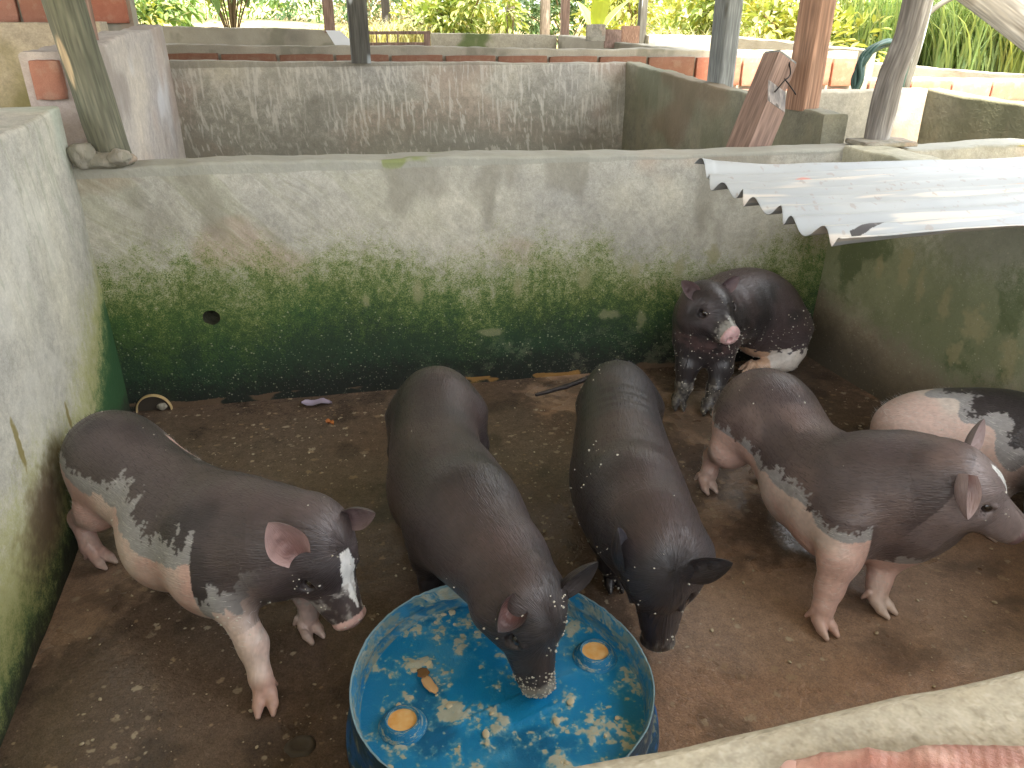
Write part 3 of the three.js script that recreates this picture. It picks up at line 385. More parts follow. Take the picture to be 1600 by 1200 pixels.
  const P = [], UV = [], I = []; const th = -.33; for (const [r, a] of seg) { const x = Math.cos(a) * r * ra(a), z = Math.sin(a) * r * ra(a), d = fl(x, z); const w = x * Math.cos(th) - z * Math.sin(th) * -1; const across = -x * Math.sin(th) * -1 + z * Math.cos(th); P.push(x, .090 + .0035 * sst(.545, .62, d) * (.5 + fbm(x * 60, z * 60, 2, 44)) + .004 * Math.exp(-((Math.abs(z + x * .33 - .02) / .004) ** 2)) * (Math.abs(x) < .16 ? 1 : 0) + .003 * Math.exp(-((Math.abs(z + x * .33 - .075) / .004) ** 2)) * (x > -.05 && x < .12 ? 1 : 0), z); UV.push(x / .6 + .5, z / .6 + .5); }
  for (let r = 0; r < 40; r++) for (let i = 0; i < 120; i++) { const a = r * 121 + i, b = a + 121; I.push(a, a + 1, b, a + 1, b + 1, b); }
  const pg = new THREE.BufferGeometry(); pg.setAttribute('position', new THREE.Float32BufferAttribute(P, 3)); pg.setAttribute('uv', new THREE.Float32BufferAttribute(UV, 2)); pg.setIndex(I); pg.computeVertexNormals();
  const dir = pg.attributes.normal.getY(2000) < 0; if (dir) { for (let i = 0; i < I.length; i += 3) { const q = I[i]; I[i] = I[i + 1]; I[i + 1] = q; } pg.setIndex(I); pg.computeVertexNormals(); }
  part('base_plate', pg, new THREE.MeshPhysicalMaterial({ map: plateT, roughness: .32, bumpMap: rep(grainBump, 3, 3), bumpScale: .001, side: THREE.DoubleSide }), t);
  for (const [bx, bz] of [[.400 - cx, -1.148 - cz], [-.006 - cx, -1.05 - cz]]) { const b = part('bung', new THREE.LatheGeometry([[.047, 0], [.044, .006], [.036, .012], [.033, .020], [.0285, .0215], [.0275, .016], [.0275, .004]].map(([x, y]) => new THREE.Vector2(x, y)), 40), pm(plateT, .4), t); b.position.set(bx, .089, bz); const q = part('plug', new THREE.CylinderGeometry(.0276, .0276, .004, 40), new THREE.MeshPhysicalMaterial({ roughness: .2, clearcoat: .6, map: tex(128, 128, (u, v) => mix([240, 172, 92], [250, 214, 156], fbm(u * 4 + bx * 30, v * 4, 3, 4201))) }), b); q.position.y = .0135; }
  reseed(99); const lumps = []; for (let i = 0; i < 260; i++) { const a = rnd() * 6.283, r = Math.sqrt(rnd()) * .265, x = Math.cos(a) * r, z = Math.sin(a) * r; if (fl(x, z) < .55) continue; const s = .002 + .005 * rnd() * rnd(); lumps.push(blob(s * (1 + rnd()), s * .55, s * (1 + rnd()), i, .4, 1).rotateY(rnd() * 6).translate(x, .0925, z)); }
  if (lumps.length) part('feed_lumps', mergeGeometries(lumps), new THREE.MeshStandardMaterial({ color: 0xcfc6aa, roughness: .7 }), t).userData.kind = 'stuff';
  const husk = part('food_scrap', blob(.011, .004, .026, 77, .4, 3), new THREE.MeshStandardMaterial({ color: 0xd8b080, roughness: .7 }), t); husk.position.set(.052 - cx, .097, -1.135 - cz); husk.rotation.y = .4; part('food_scrap', blob(.012, .005, .012, 78, .4, 3), new THREE.MeshStandardMaterial({ color: 0x7a5a34, roughness: .8 }), t).position.set(.043 - cx, .098, -1.165 - cz);
}

// ---------------------------------------------------------------- small things on the floor and walls
{ const t = thing('drain_pipe', 'cut end of a cream plastic drain pipe in the far left corner', 'pipe', [-.808, .0, -2.69]); const g = new THREE.LatheGeometry([[.058, -.08], [.062, -.08], [.0625, .0], [.060, .004], [.057, 0], [.057, -.09]].map(([x, y]) => new THREE.Vector2(x, y)), 48); g.rotateX(Math.PI / 2); part('pipe', g, new THREE.MeshStandardMaterial({ color: 0xc2a878, roughness: .6, side: THREE.DoubleSide }), t); const i = part('inside', new THREE.CircleGeometry(.056, 32), new THREE.MeshStandardMaterial({ color: 0x3a332a, roughness: .9, side: THREE.DoubleSide }), t); i.position.z = -.02 + .012; const s = part('stone', blob(.018, .014, .012, 5, .3, 3), mortarM, t); s.position.set(.03, .016, .0); }
{ const t = thing('wall_hole', 'round hole knocked into the mossy wall, upper left of the pigs', 'hole', [-.555, .342, -2.699]); const g = new THREE.LatheGeometry([[.001, -.05], [.02, -.048], [.029, -.03], [.0325, -.004]].map(([x, y]) => new THREE.Vector2(x, y)), 32); g.rotateX(Math.PI / 2); part('socket', g, new THREE.MeshStandardMaterial({ color: 0x3a3a2a, roughness: 1, side: THREE.DoubleSide, bumpMap: grainBump, bumpScale: .004 }), t); }
{ const leaf = (name, label, x, z, w, l, col, ry) => { const t = thing(name, label, 'leaf', [x, .006, z]); const g = new THREE.PlaneGeometry(w, l, 6, 10); g.rotateX(-Math.PI / 2); const p = g.attributes.position; for (let i = 0; i < p.count; i++) { const u = p.getX(i) / w * 2, v = p.getZ(i) / l * 2; const k = Math.sqrt(Math.max(0, 1 - v * v)); p.setXYZ(i, p.getX(i) * (k * .9 + .1), .006 * u * u + .008 * fbm(u * 2 + x, v * 3, 2, 5) + .004 * Math.sin(v * 5), p.getZ(i)); } g.computeVertexNormals(); part('blade', g, new THREE.MeshStandardMaterial({ color: col, roughness: .7, side: THREE.DoubleSide }), t); t.rotation.y = ry; };
  leaf('dead_leaf', 'lilac-grey dead leaf on the floor at the foot of the mossy wall', -.225, -2.618, .05, .11, 0x9a90a4, 1.5); leaf('dead_leaf', 'small orange-brown leaf on the dark floor, in front of the lilac one', -.175, -2.455, .022, .035, 0xa8642c, .8); }
{ const t = thing('floor_scar', 'round pit in the concrete floor at the lower left', 'pit', [-.207, .0, -1.118]); const g = new THREE.LatheGeometry([[.001, .0035], [.012, .0035], [.017, .005], [.022, .0075], [.027, .0045], [.031, .001]].map(([x, y]) => new THREE.Vector2(x, y)), 28); const p = g.attributes.position; for (let i = 0; i < p.count; i++) { const k = 1 + .3 * (fbm(p.getX(i) * 60, p.getZ(i) * 60, 2, 4) - .5); p.setX(i, p.getX(i) * k); p.setZ(i, p.getZ(i) * k * .85); } g.computeVertexNormals(); part('rim', g, new THREE.MeshStandardMaterial({ color: 0x4c453e, roughness: .6, side: THREE.DoubleSide }), t); }
{ // loose grit
  reseed(301); const gs = [0, 1, 2].map((k) => blob(1, .6, .8, 40 + k, .35, 1)), out = []; for (let i = 0; i < 900; i++) { const x = lerp(-.75, 1.8, rnd()), z = lerp(-2.6, -.6, rnd()); if (fbm(x * 3, z * 3, 3, 11) < .42) continue; const s = .0012 + .0045 * Math.pow(rnd(), 4), g = gs[i % 3].clone(); g.scale(s * 1.2, s, s).rotateY(rnd() * 6).translate(x, s * .4 + .001, z); out.push(g); }
  const m = part('grit', mergeGeometries(out), new THREE.MeshStandardMaterial({ color: 0xb8ab92, roughness: .9 }), scene); tag(m, 'pale grit and dried feed scattered over the pen floor', 'grit', null, 'stuff'); }
{ // hose bundle
  const t = thing('hose_coil', 'bundle of dark green hose hung behind the crooked grey post', 'hose'); const hm = new THREE.MeshStandardMaterial({ color: 0x21403a, roughness: .5 }); reseed(61);
  for (let i = 0; i < 8; i++) { const j = () => (rnd() - .5) * .045; part('hose', new THREE.TubeGeometry(new THREE.CatmullRomCurve3([V(2.655 + j(), .90, -4 + j()), V(2.672 + j(), .99, -4 + j()), V(2.69 + j(), 1.09 + j(), -4 + j()), V(2.76 + j() * .6, 1.155 + j() * .6, -4 + j()), V(2.85, 1.165 + j() * .6, -4 + j()), V(2.93 + j() * .4, 1.1, -4 + j()), V(2.95, .95, -4)]), 40, .011, 8), hm, t); } }

// ---------------------------------------------------------------- vegetation
const leafMat = (c, tr = .55) => new THREE.MeshPhysicalMaterial({ color: new THREE.Color(...c), roughness: .65, transmission: tr, thickness: 0, side: THREE.DoubleSide, vertexColors: true });
function leafShape(w, l, fold = .25) { return [[0, 0, 0], [-w * .5, fold * w, l * .4], [0, 0, l * .45], [w * .5, fold * w, l * .4], [-w * .3, fold * w * .8, l * .75], [w * .3, fold * w * .8, l * .75], [0, -.05 * l, l]]; }
const LEAFI = [0, 1, 2, 0, 2, 3, 1, 4, 2, 2, 5, 3, 2, 4, 6, 2, 6, 5];
function leafCloud(n, w, l, at, tone) {                                       // n folded leaves placed by at() => [pos, dir, scale]
  const P = [], C = [], I = []; const base = leafShape(w, l);
  for (let i = 0; i < n; i++) { const [p, d, s] = at(i), f = nrm(d), r = nrm(crs(f, add3([0, 1, 0], [rnd() - .5, rnd() - .5, rnd() - .5], .9))), u = crs(r, f), o = P.length / 3, k = tone ? tone(p) : .7 + .6 * rnd(), yl = rnd(); for (const b of base) { P.push(p[0] + (r[0] * b[0] + u[0] * b[1] + f[0] * b[2]) * s, p[1] + (r[1] * b[0] + u[1] * b[1] + f[1] * b[2]) * s, p[2] + (r[2] * b[0] + u[2] * b[1] + f[2] * b[2]) * s); C.push(k * (1 + .5 * yl * yl), k * (1 + .1 * yl), k * (.7 + .3 * rnd())); } for (const q of LEAFI) I.push(o + q); }
  const g = new THREE.BufferGeometry(); g.setAttribute('position', new THREE.Float32BufferAttribute(P, 3)); g.setAttribute('color', new THREE.Float32BufferAttribute(C, 3)); g.setIndex(I); g.computeVertexNormals(); return g;
}
const stemM = new THREE.MeshStandardMaterial({ color: 0x6a5a40, roughness: .9 });
function bush(label, x, z, w, h, col, n, lw, ll, seed, droop = .2) {
  reseed(seed); const y = groundH(x, z) - .05, t = thing('bush', label, 'bush', [x, y, z]), cl = []; const nc = 9 + (w * 6 | 0); for (let i = 0; i < nc; i++) { const a = rnd() * 6.28, r = Math.sqrt(rnd()) * w * .5; cl.push([Math.cos(a) * r, h * (.15 + .75 * rnd()) * (1 - .35 * r / w), Math.sin(a) * r * .7, w * (.10 + .14 * rnd())]); }
  const g = leafCloud(n, lw, ll, () => { const c = cl[rnd() * nc | 0], q = nrm([rnd() - .5, rnd() - .45, rnd() - .5]), R = c[3] * (.55 + .5 * rnd()); const p = [c[0] + q[0] * R, Math.max(.03, c[1] + q[1] * R), c[2] + q[2] * R]; return [p, add3(add3(q, [0, -1, 0], droop), [rnd() - .5, rnd() - .5, rnd() - .5], 1.1), .6 + .8 * rnd()]; });
  part('foliage', g, leafMat(col), t).userData.kind = 'stuff';
  const st = cl.slice(0, 7).map((c) => new THREE.TubeGeometry(new THREE.QuadraticBezierCurve3(V(c[0] * .15, 0, c[2] * .15), V(c[0] * .4, c[1] * .6, c[2] * .4), V(c[0], c[1], c[2])), 8, .012, 5)); part('stem', mergeGeometries(st), stemM, t); return t;
}
function tree(label, x, z, r, col, barkM, seed, lean = 0) {
  reseed(seed); const y = groundH(x, z) - .05, t = thing('tree', label, 'tree', [x, y, z]); const H = 4.5 + rnd();
  part('trunk', logGeo([[0, 0, 0], [.03 + lean * .3, 1, .02], [lean * .7, 2.3, 0], [lean, H, .05]], r * 1.15, r * .6, seed, .12, 14, 6), barkM, t);
  const br = [], tips = []; for (let i = 0; i < 6; i++) { const a = i * 1.05 + rnd(), l = .9 + rnd() * .8, p = [lean * .8 + Math.cos(a) * l, H - .4 + rnd() * 1.2, Math.sin(a) * l]; tips.push(p); br.push(new THREE.TubeGeometry(new THREE.QuadraticBezierCurve3(V(lean * .7, 2.6 + rnd(), 0), V(lean * .8 + Math.cos(a) * l * .5, H - .6, Math.sin(a) * l * .5), V(...p)), 8, r * .3, 6)); } part('limb', mergeGeometries(br), barkM, t);
  part('crown', leafCloud(700, .07, .16, () => { const c = tips[rnd() * 6 | 0], q = nrm([rnd() - .5, rnd() - .5, rnd() - .5]), R = .75 * Math.cbrt(rnd()); return [[c[0] + q[0] * R, c[1] + q[1] * R * .7, c[2] + q[2] * R], add3(q, [0, -.6, 0]), .7 + .7 * rnd()]; }), leafMat(col), t).userData.kind = 'stuff'; return t;
}
const pos = (u, d, off = 0) => { const a = Math.atan((u - 800) / 1200 * 1.0) ; return [d * (Math.sin(.192) * 1 + Math.cos(.192) * (u - 800) / 1109), -d * (Math.cos(.192) - Math.sin(.192) * (u - 800) / 1109)]; };
const G1 = [.17, .30, .08], G2 = [.27, .36, .08], G3 = [.10, .20, .08], G4 = [.36, .42, .09];
// [pixel column seen when the place was measured, distance, ...] turned into plan positions once, here
const BUSHES = [['bright green shrub at the far left behind the tall wall', 200, 10.5, 2.2, 1.2, G4, 1500, .05, .12], ['mid-green leafy shrub behind the grey weathered wall', 300, 11.5, 1.6, .9, G1, 1100, .07, .16], ['round pale-green shrub behind the mossy far wall', 738, 12.0, 1.5, .85, G2, 1500, .06, .13], ['dense dark green shrub behind the mossy far wall, right of the round pale one', 872, 14.0, 2.2, 1.6, G3, 2400, .05, .12], ['yellow-green shrub above the brown planks', 965, 13, 1.6, 1.2, G4, 1300, .06, .13], ['loose yellow-leaved shrub left of the grey sawn post', 1085, 12.0, 1.9, 1.3, G2, 1700, .06, .14], ['bright shrub between the grey sawn post and the brown timber post', 1195, 10.5, 1.9, 1.25, G4, 1700, .06, .14], ['low dry bush on the bright ground behind the timber gate', 640, 14.5, 1.8, .6, [.22, .20, .09], 1200, .03, .09], ['dark thicket at the back behind the timber gate', 600, 21, 5, 1.6, G3, 2600, .07, .16], ['tall thicket at the back above the round pale-green shrub', 760, 22, 5, 2.6, [.09, .16, .05], 2600, .08, .18], ['back row of green scrub above the planks', 950, 21, 5, 2.4, G2, 2600, .08, .18], ['back row of scrub at the right of the grey sawn post', 1150, 19, 5, 2.6, G1, 2600, .08, .18], ['back row of pale scrub over the tall left wall', 180, 20, 5, 2.2, G2, 2400, .08, .18], ['back row of scrub above the leafy shrub', 400, 20, 5, 2.2, G1, 2400, .08, .18]];
BUSHES.forEach(([l, u, d, w, h, c, n, lw, ll], i) => { const [x, z] = pos(u, d); bush(l, x, z, w, h, c, n, lw, ll, 700 + i); });
{ // large-leaved plant: each leaf a part
  const [x, z] = pos(432, 9.6), y = groundH(x, z), t = thing('broadleaf_plant', 'plant with large drooping green leaves hanging above the grey weathered wall', 'plant', [x, y, z]); reseed(811);
  const lm = [leafMat(G1, .3), leafMat(G2, .3), leafMat([.08, .16, .06], .3)], lg = [0, 1, 2].map(() => leafCloud(1, .11, .24, () => [[0, 0, 0], [0, -.25, 1], 1], () => 1)); const stems = [];
  for (let i = 0; i < 16; i++) { const a = rnd() * 6.28, w = .75 * Math.sqrt(rnd()) , q = [Math.cos(a) * w, .5 + rnd() * .9, Math.sin(a) * w * .6]; stems.push(new THREE.TubeGeometry(new THREE.QuadraticBezierCurve3(V(0, -.1, 0), V(q[0] * .3, q[1] * .7, q[2] * .3), V(...q)), 8, .009, 5)); for (let k = 0; k < 9; k++) { const m = part('leaf', lg[k % 3], lm[(i + k) % 3], t); const f = .45 + .55 * k / 8; m.position.set(q[0] * f, q[1] * (.55 + .45 * f) + (rnd() - .5) * .1, q[2] * f); m.rotation.set(.2 + rnd() * .8, rnd() * 6.28, (rnd() - .5) * .6, 'YXZ'); m.scale.setScalar(.55 + .6 * rnd()); } }
  part('stem', mergeGeometries(stems), stemM, t); }
{ const [x, z] = pos(911, 11.2), y = groundH(x, z), t = thing('banana_plant', 'young banana plant with one bright yellow-green leaf, left of the thin post by the slab', 'plant', [x, y, z]); const lm = leafMat([.30, .36, .03], .5); for (const [ry, rx, s, o] of [[0, -1.25, 1, 0], [1.8, -1.0, .8, .05], [3.6, -1.1, .7, -.04]]) { const g = new THREE.PlaneGeometry(.24, .75, 8, 14); g.rotateX(-Math.PI / 2); g.translate(0, 0, .38); const p = g.attributes.position, c = []; for (let i = 0; i < p.count; i++) { const v = p.getZ(i) / .75, k = Math.sin(Math.PI * clamp(v, .02, .99)) ** .6; p.setX(i, p.getX(i) * k); p.setY(i, Math.abs(p.getX(i)) * .35 - .18 * v * v); c.push(1, 1, 1); } g.setAttribute('color', new THREE.Float32BufferAttribute(c, 3)); g.computeVertexNormals(); const m = part('leaf', g, lm, t); m.rotation.set(rx, ry, 0, 'YXZ'); m.scale.setScalar(s); m.position.set(o, .25, 0); } part('stem', new THREE.CylinderGeometry(.03, .05, .3, 10).translate(0, .13, 0), new THREE.MeshStandardMaterial({ color: 0x8aa050, roughness: .8 }), t); }
function grassClump(label, u, d, w, h, n, col, seed) { reseed(seed); const [x, z] = pos(u, d), y = groundH(x, z) - .03, t = thing('grass_clump', label, 'grass', [x, y, z]); const P = [], C = [], I = []; for (let i = 0; i < n; i++) { const a = rnd() * 6.28, r = Math.sqrt(rnd()) * w / 2, b = [Math.cos(a) * r, 0, Math.sin(a) * r * .6], out = rnd() * 6.28, L = h * (.5 + .6 * rnd()), bend = .35 + .7 * rnd(), wd = .008 + .014 * rnd(), k = .6 + .7 * rnd(), yl = rnd(); const sd = [-Math.sin(out), 0, Math.cos(out)]; for (let j = 0; j <= 6; j++) { const s = j / 6, c = [b[0] + Math.cos(out) * bend * L * s * s * .8, L * (s * 1.1 - .45 * bend * s * s * s), b[2] + Math.sin(out) * bend * L * s * s * .8], ww = wd * (1 - s * .95) * (s < .2 ? .6 + s * 2 : 1); P.push(c[0] + sd[0] * ww, c[1], c[2] + sd[2] * ww, c[0] - sd[0] * ww, c[1], c[2] - sd[2] * ww); for (let q = 0; q < 2; q++) C.push(k * (1 + .5 * yl), k * (1 + .15 * yl), k); } const o = (P.length / 3) - 14; for (let j = 0; j < 6; j++) I.push(o + j * 2, o + j * 2 + 1, o + j * 2 + 2, o + j * 2 + 1, o + j * 2 + 3, o + j * 2 + 2); } const g = new THREE.BufferGeometry(); g.setAttribute('position', new THREE.Float32BufferAttribute(P, 3)); g.setAttribute('color', new THREE.Float32BufferAttribute(C, 3)); g.setIndex(I); g.computeVertexNormals(); part('blades', g, leafMat(col, .55), t).userData.kind = 'stuff'; return t; }
[['cane grass clump just right of the brown timber post', 1305, 10.5, 1.6, 1.7, 900], ['cane grass clump left of the crooked grey post', 1365, 11.5, 1.8, 1.9, 900], ['cane grass clump right of the forked post', 1450, 9.8, 1.6, 1.6, 1100], ['tall cane grass clump under the pale slanting pole', 1530, 9.6, 1.7, 1.9, 1200], ['cane grass clump at the right edge above the grey wall', 1610, 9.0, 1.6, 1.7, 1100], ['back clump of tall cane grass at the upper right', 1500, 13.5, 3.4, 2.6, 1500], ['back clump of cane grass above the hose', 1390, 15, 3.4, 2.6, 1400]].forEach(([l, u, d, w, h, n], i) => grassClump(l, u, d, w, h, n, i % 2 ? [.36, .48, .14] : [.28, .42, .16], 900 + i));
[['low pale grass behind the timber gate', 620, 11.5, 1.7, .35, 900], ['low pale grass right of the square middle post', 700, 13, 2.2, .4, 900], ['pale grass tuft in front of the grey sawn post, beyond the block wall', 1050, 9.8, 1.6, .5, 900]].forEach(([l, u, d, w, h, n], i) => grassClump(l, u, d, w, h, n, [.30, .33, .12], 950 + i));
const barkP = wm(bark2, { color: 0xd8ccc0 }), barkB = wm(woodD), barkK = wm(bark3, { color: 0x8a8078 });
[['slender dark tree trunk behind the timber gate', 636, 13.5, .06, G1, barkK], ['brown tree trunk right of the slender dark one', 692, 14.5, .11, G1, barkB], ['pale thin tree trunk left of the dense dark shrub', 794, 12.5, .06, G2, barkP], ['pale tree trunk in front of the dense dark shrub', 843, 12.5, .07, G2, barkP], ['whitish tree trunk right of the thin dark post', 1046, 14, .09, G2, barkP], ['whitish trunk above the planks', 972, 16, .09, G2, barkP], ['thin pale trunk in the bright clearing, left of the slender dark one', 598, 18, .07, G1, barkP], ['pinkish trunk in the cane grass left of the crooked post', 1372, 12.5, .06, G2, barkP], ['grey tree trunk at the far left above the tall wall', 215, 15, .11, G1, barkP]].forEach(([l, u, d, r, c, b], i) => { const [x, z] = pos(u, d); tree(l, x, z, r, c, b, 500 + i, (i % 3 - 1) * .15); });
// ---------------------------------------------------------------- bodies from a distance field
const smin = (a, b, k) => { const h = Math.max(k - Math.abs(a - b), 0) / k; return Math.min(a, b) - h * h * k * .25; };
class Field {
  constructor() { this.p = []; }
  cone(a, b, ra, rb, k = .02, sub = false) { const d = [b[0] - a[0], b[1] - a[1], b[2] - a[2]]; this.p.push({ t: 0, a, d, ll: d[0] ** 2 + d[1] ** 2 + d[2] ** 2 || 1e-9, ra, dr: rb - ra, k, sub }); return this; }
  ball(c, r, k = .02, sub = false) { return this.cone(c, [c[0], c[1] + 1e-5, c[2]], r, r, k, sub); }
  ell(c, r, ax, k = .02, sub = false) { this.p.push({ t: 1, a: c, r, ax, k, sub }); return this; }      // ax: three unit axes
  dist(q, x, y, z) {
    const px = x - q.a[0], py = y - q.a[1], pz = z - q.a[2];
    if (q.t === 0) { let t = (px * q.d[0] + py * q.d[1] + pz * q.d[2]) / q.ll; t = t < 0 ? 0 : t > 1 ? 1 : t; return Math.hypot(px - q.d[0] * t, py - q.d[1] * t, pz - q.d[2] * t) - q.ra - q.dr * t; }
    return Math.hypot(px, py, pz) - Math.max(...q.r);
  }
  near(x, y, z, rad) { const v = this.at(x, y, z); return this.p.filter((q) => { const e = this.dist(q, x, y, z); return q.sub ? e < 2 * rad + q.k + .01 : e < Math.max(v, -.02) + 2 * rad + q.k + .01; }); }
  at(x, y, z, list = this.p) {
    let v = 1e3;
    for (const q of list) {
      let e; const px = x - q.a[0], py = y - q.a[1], pz = z - q.a[2];
      if (q.t === 0) { let t = (px * q.d[0] + py * q.d[1] + pz * q.d[2]) / q.ll; t = t < 0 ? 0 : t > 1 ? 1 : t; const X = px - q.d[0] * t, Y = py - q.d[1] * t, Z = pz - q.d[2] * t; e = Math.sqrt(X * X + Y * Y + Z * Z) - q.ra - q.dr * t; }
      else { const [A, B, C] = q.ax, X = (px * A[0] + py * A[1] + pz * A[2]) / q.r[0], Y = (px * B[0] + py * B[1] + pz * B[2]) / q.r[1], Z = (px * C[0] + py * C[1] + pz * C[2]) / q.r[2], k0 = Math.sqrt(X * X + Y * Y + Z * Z), k1 = Math.sqrt((X / q.r[0]) ** 2 + (Y / q.r[1]) ** 2 + (Z / q.r[2]) ** 2) || 1; e = k0 * (k0 - 1) / k1; }
      if (q.sub) { const m = -smin(-v, e, q.k); v = m; } else v = v > 100 ? e : smin(v, e, q.k);
    }
    return this.bump ? v + this.bump(x, y, z, v) : v;
  }
  bounds() { const lo = [9, 9, 9], hi = [-9, -9, -9]; for (const q of this.p) if (!q.sub) for (let k = 0; k < 3; k++) { const R = q.t ? Math.max(...q.r) : Math.max(q.ra, q.ra + q.dr); const e = q.t ? 0 : q.d[k]; lo[k] = Math.min(lo[k], q.a[k] - R, q.a[k] + e - R); hi[k] = Math.max(hi[k], q.a[k] + R, q.a[k] + e + R); } return [lo, hi]; }
  mesh(c, floorY = -9) {                                                    // surface nets over the blocks that the surface crosses
    const [lo, hi] = this.bounds(), B = 8, n = [0, 1, 2].map((k) => Math.ceil((hi[k] - lo[k] + 6 * c) / c / B) * B + 1), o = lo.map((v) => v - 3 * c);
    const [nx, ny, nz] = n, F = new Float32Array(nx * ny * nz), done = new Uint8Array(nx * ny * nz), act = [], half = c * B / 2, diag = half * 1.7321;
    for (let bz = 0; bz < nz - 1; bz += B) for (let by = 0; by < ny - 1; by += B) for (let bx = 0; bx < nx - 1; bx += B) {
      const v = this.at(o[0] + bx * c + half, o[1] + by * c + half, o[2] + bz * c + half);
      if (Math.abs(v) > diag * 1.2 + .006) { const s = v; for (let z = bz; z <= bz + B; z++) for (let y = by; y <= by + B; y++) for (let x = bx; x <= bx + B; x++) { const i = (z * ny + y) * nx + x; if (!done[i]) F[i] = s; } }
      else { const ls = this.near(o[0] + bx * c + half, o[1] + by * c + half, o[2] + bz * c + half, diag); act.push([bx, by, bz, ls]); for (let z = bz; z <= bz + B; z++) for (let y = by; y <= by + B; y++) for (let x = bx; x <= bx + B; x++) { const i = (z * ny + y) * nx + x; if (!done[i]) { done[i] = 1; F[i] = this.at(o[0] + x * c, o[1] + y * c, o[2] + z * c, ls); } } }
    }
    const id = new Int32Array(nx * ny * nz).fill(-1), P = [], I = [], VL = [];
    const off = []; for (let k = 0; k < 8; k++) off.push([(k & 1), (k >> 1) & 1, k >> 2]);
    const E = []; for (let a = 0; a < 8; a++) for (let k = 0; k < 3; k++) if (!(a >> k & 1)) E.push([a, a | 1 << k]);
    for (const [bx, by, bz, ls] of act) for (let z = bz; z < bz + B; z++) for (let y = by; y < by + B; y++) for (let x = bx; x < bx + B; x++) {
      const i = (z * ny + y) * nx + x; let m = 0; const v = []; for (let k = 0; k < 8; k++) { const f = F[i + off[k][0] + off[k][1] * nx + off[k][2] * nx * ny]; v.push(f); if (f < 0) m |= 1 << k; }
      if (m === 0 || m === 255) continue;
      let X = 0, Y = 0, Z = 0, q = 0; for (const [a, b] of E) { if ((m >> a & 1) === (m >> b & 1)) continue; const t = v[a] / (v[a] - v[b]); X += off[a][0] + (off[b][0] - off[a][0]) * t; Y += off[a][1] + (off[b][1] - off[a][1]) * t; Z += off[a][2] + (off[b][2] - off[a][2]) * t; q++; }
      id[i] = P.length / 3; VL.push(ls); P.push(o[0] + (x + X / q) * c, o[1] + (y + Y / q) * c, o[2] + (z + Z / q) * c);
    }
    const st = [1, nx, nx * ny];
    for (const [bx, by, bz] of act) for (let z = bz; z < bz + B; z++) for (let y = by; y < by + B; y++) for (let x = bx; x < bx + B; x++) {
      const i = (z * ny + y) * nx + x, s = F[i] < 0;
      for (let k = 0; k < 3; k++) { if ((F[i + st[k]] < 0) === s) continue; const u = st[(k + 1) % 3], w = st[(k + 2) % 3]; const a = id[i], b = id[i - u], d = id[i - w], e = id[i - u - w]; if (a < 0 || b < 0 || d < 0 || e < 0) continue; if (s) I.push(a, b, e, a, e, d); else I.push(a, e, b, a, d, e); }
    }
    const N = new Float32Array(P.length), h = c * .6;
    for (let i = 0; i < P.length; i += 3) { const x = P[i], y = P[i + 1], z = P[i + 2], q = VL[i / 3]; const gx = this.at(x + h, y, z, q) - this.at(x - h, y, z, q), gy = this.at(x, y + h, z, q) - this.at(x, y - h, z, q), gz = this.at(x, y, z + h, q) - this.at(x, y, z - h, q), l = Math.hypot(gx, gy, gz) || 1; N[i] = gx / l; N[i + 1] = gy / l; N[i + 2] = gz / l; if (P[i + 1] < floorY) P[i + 1] = floorY; }
    const g = new THREE.BufferGeometry(); g.setAttribute('position', new THREE.Float32BufferAttribute(P, 3)); g.setAttribute('normal', new THREE.BufferAttribute(N, 3)); g.setIndex(I); return g;
  }
}
function spline(pts, n) {                                                    // centripetal-ish Catmull-Rom through [x, y, z, r]
  const out = [], m = pts.length; for (let i = 0; i < m - 1; i++) for (let j = 0; j < n; j++) { const t = j / n, p0 = pts[Math.max(0, i - 1)], p1 = pts[i], p2 = pts[i + 1], p3 = pts[Math.min(m - 1, i + 2)]; out.push(p1.map((_, k) => .5 * (2 * p1[k] + (p2[k] - p0[k]) * t + (2 * p0[k] - 5 * p1[k] + 4 * p2[k] - p3[k]) * t * t + (3 * p1[k] - p0[k] - 3 * p2[k] + p3[k]) * t * t * t))); }
  out.push(pts[m - 1]); return out;
}
const hairBump = tex(512, 512, (u, v) => 255 * (.5 + 1.1 * (pfbm(u, v * .999, 1, 1, 1) * 0 + (() => { let s = 0; s += .5 * (vnp(u * 14, v * 110, 14, 110, 3) - .5) + .35 * (vnp(u * 30, v * 200, 30, 200, 5) - .5) + .25 * (vnp(u * 60, v * 60, 60, 60, 8) - .5); return s; })())), false);
function vnp(x, y, px, py, s) { const xi = Math.floor(x), yi = Math.floor(y); let fx = x - xi, fy = y - yi; fx = fx * fx * (3 - 2 * fx); fy = fy * fy * (3 - 2 * fy); const h = (a, b) => hash2(a % px, b % py, s); return lerp(lerp(h(xi, yi), h(xi + 1, yi), fx), lerp(h(xi, yi + 1), h(xi + 1, yi + 1), fx), fy); }
const skinM = new THREE.MeshPhysicalMaterial({ vertexColors: true, roughness: .36, bumpMap: hairBump, bumpScale: .0013, sheen: .08, sheenRoughness: .5, sheenColor: new THREE.Color(.55, .5, .5), side: THREE.DoubleSide });
const hairM = new THREE.MeshStandardMaterial({ vertexColors: true, roughness: .6, side: THREE.DoubleSide });
const eyeM = new THREE.MeshPhysicalMaterial({ color: new THREE.Color(.018, .012, .01), roughness: .08, clearcoat: 1 });
const feedM = new THREE.MeshStandardMaterial({ color: new THREE.Color(.55, .52, .44), roughness: .9 });

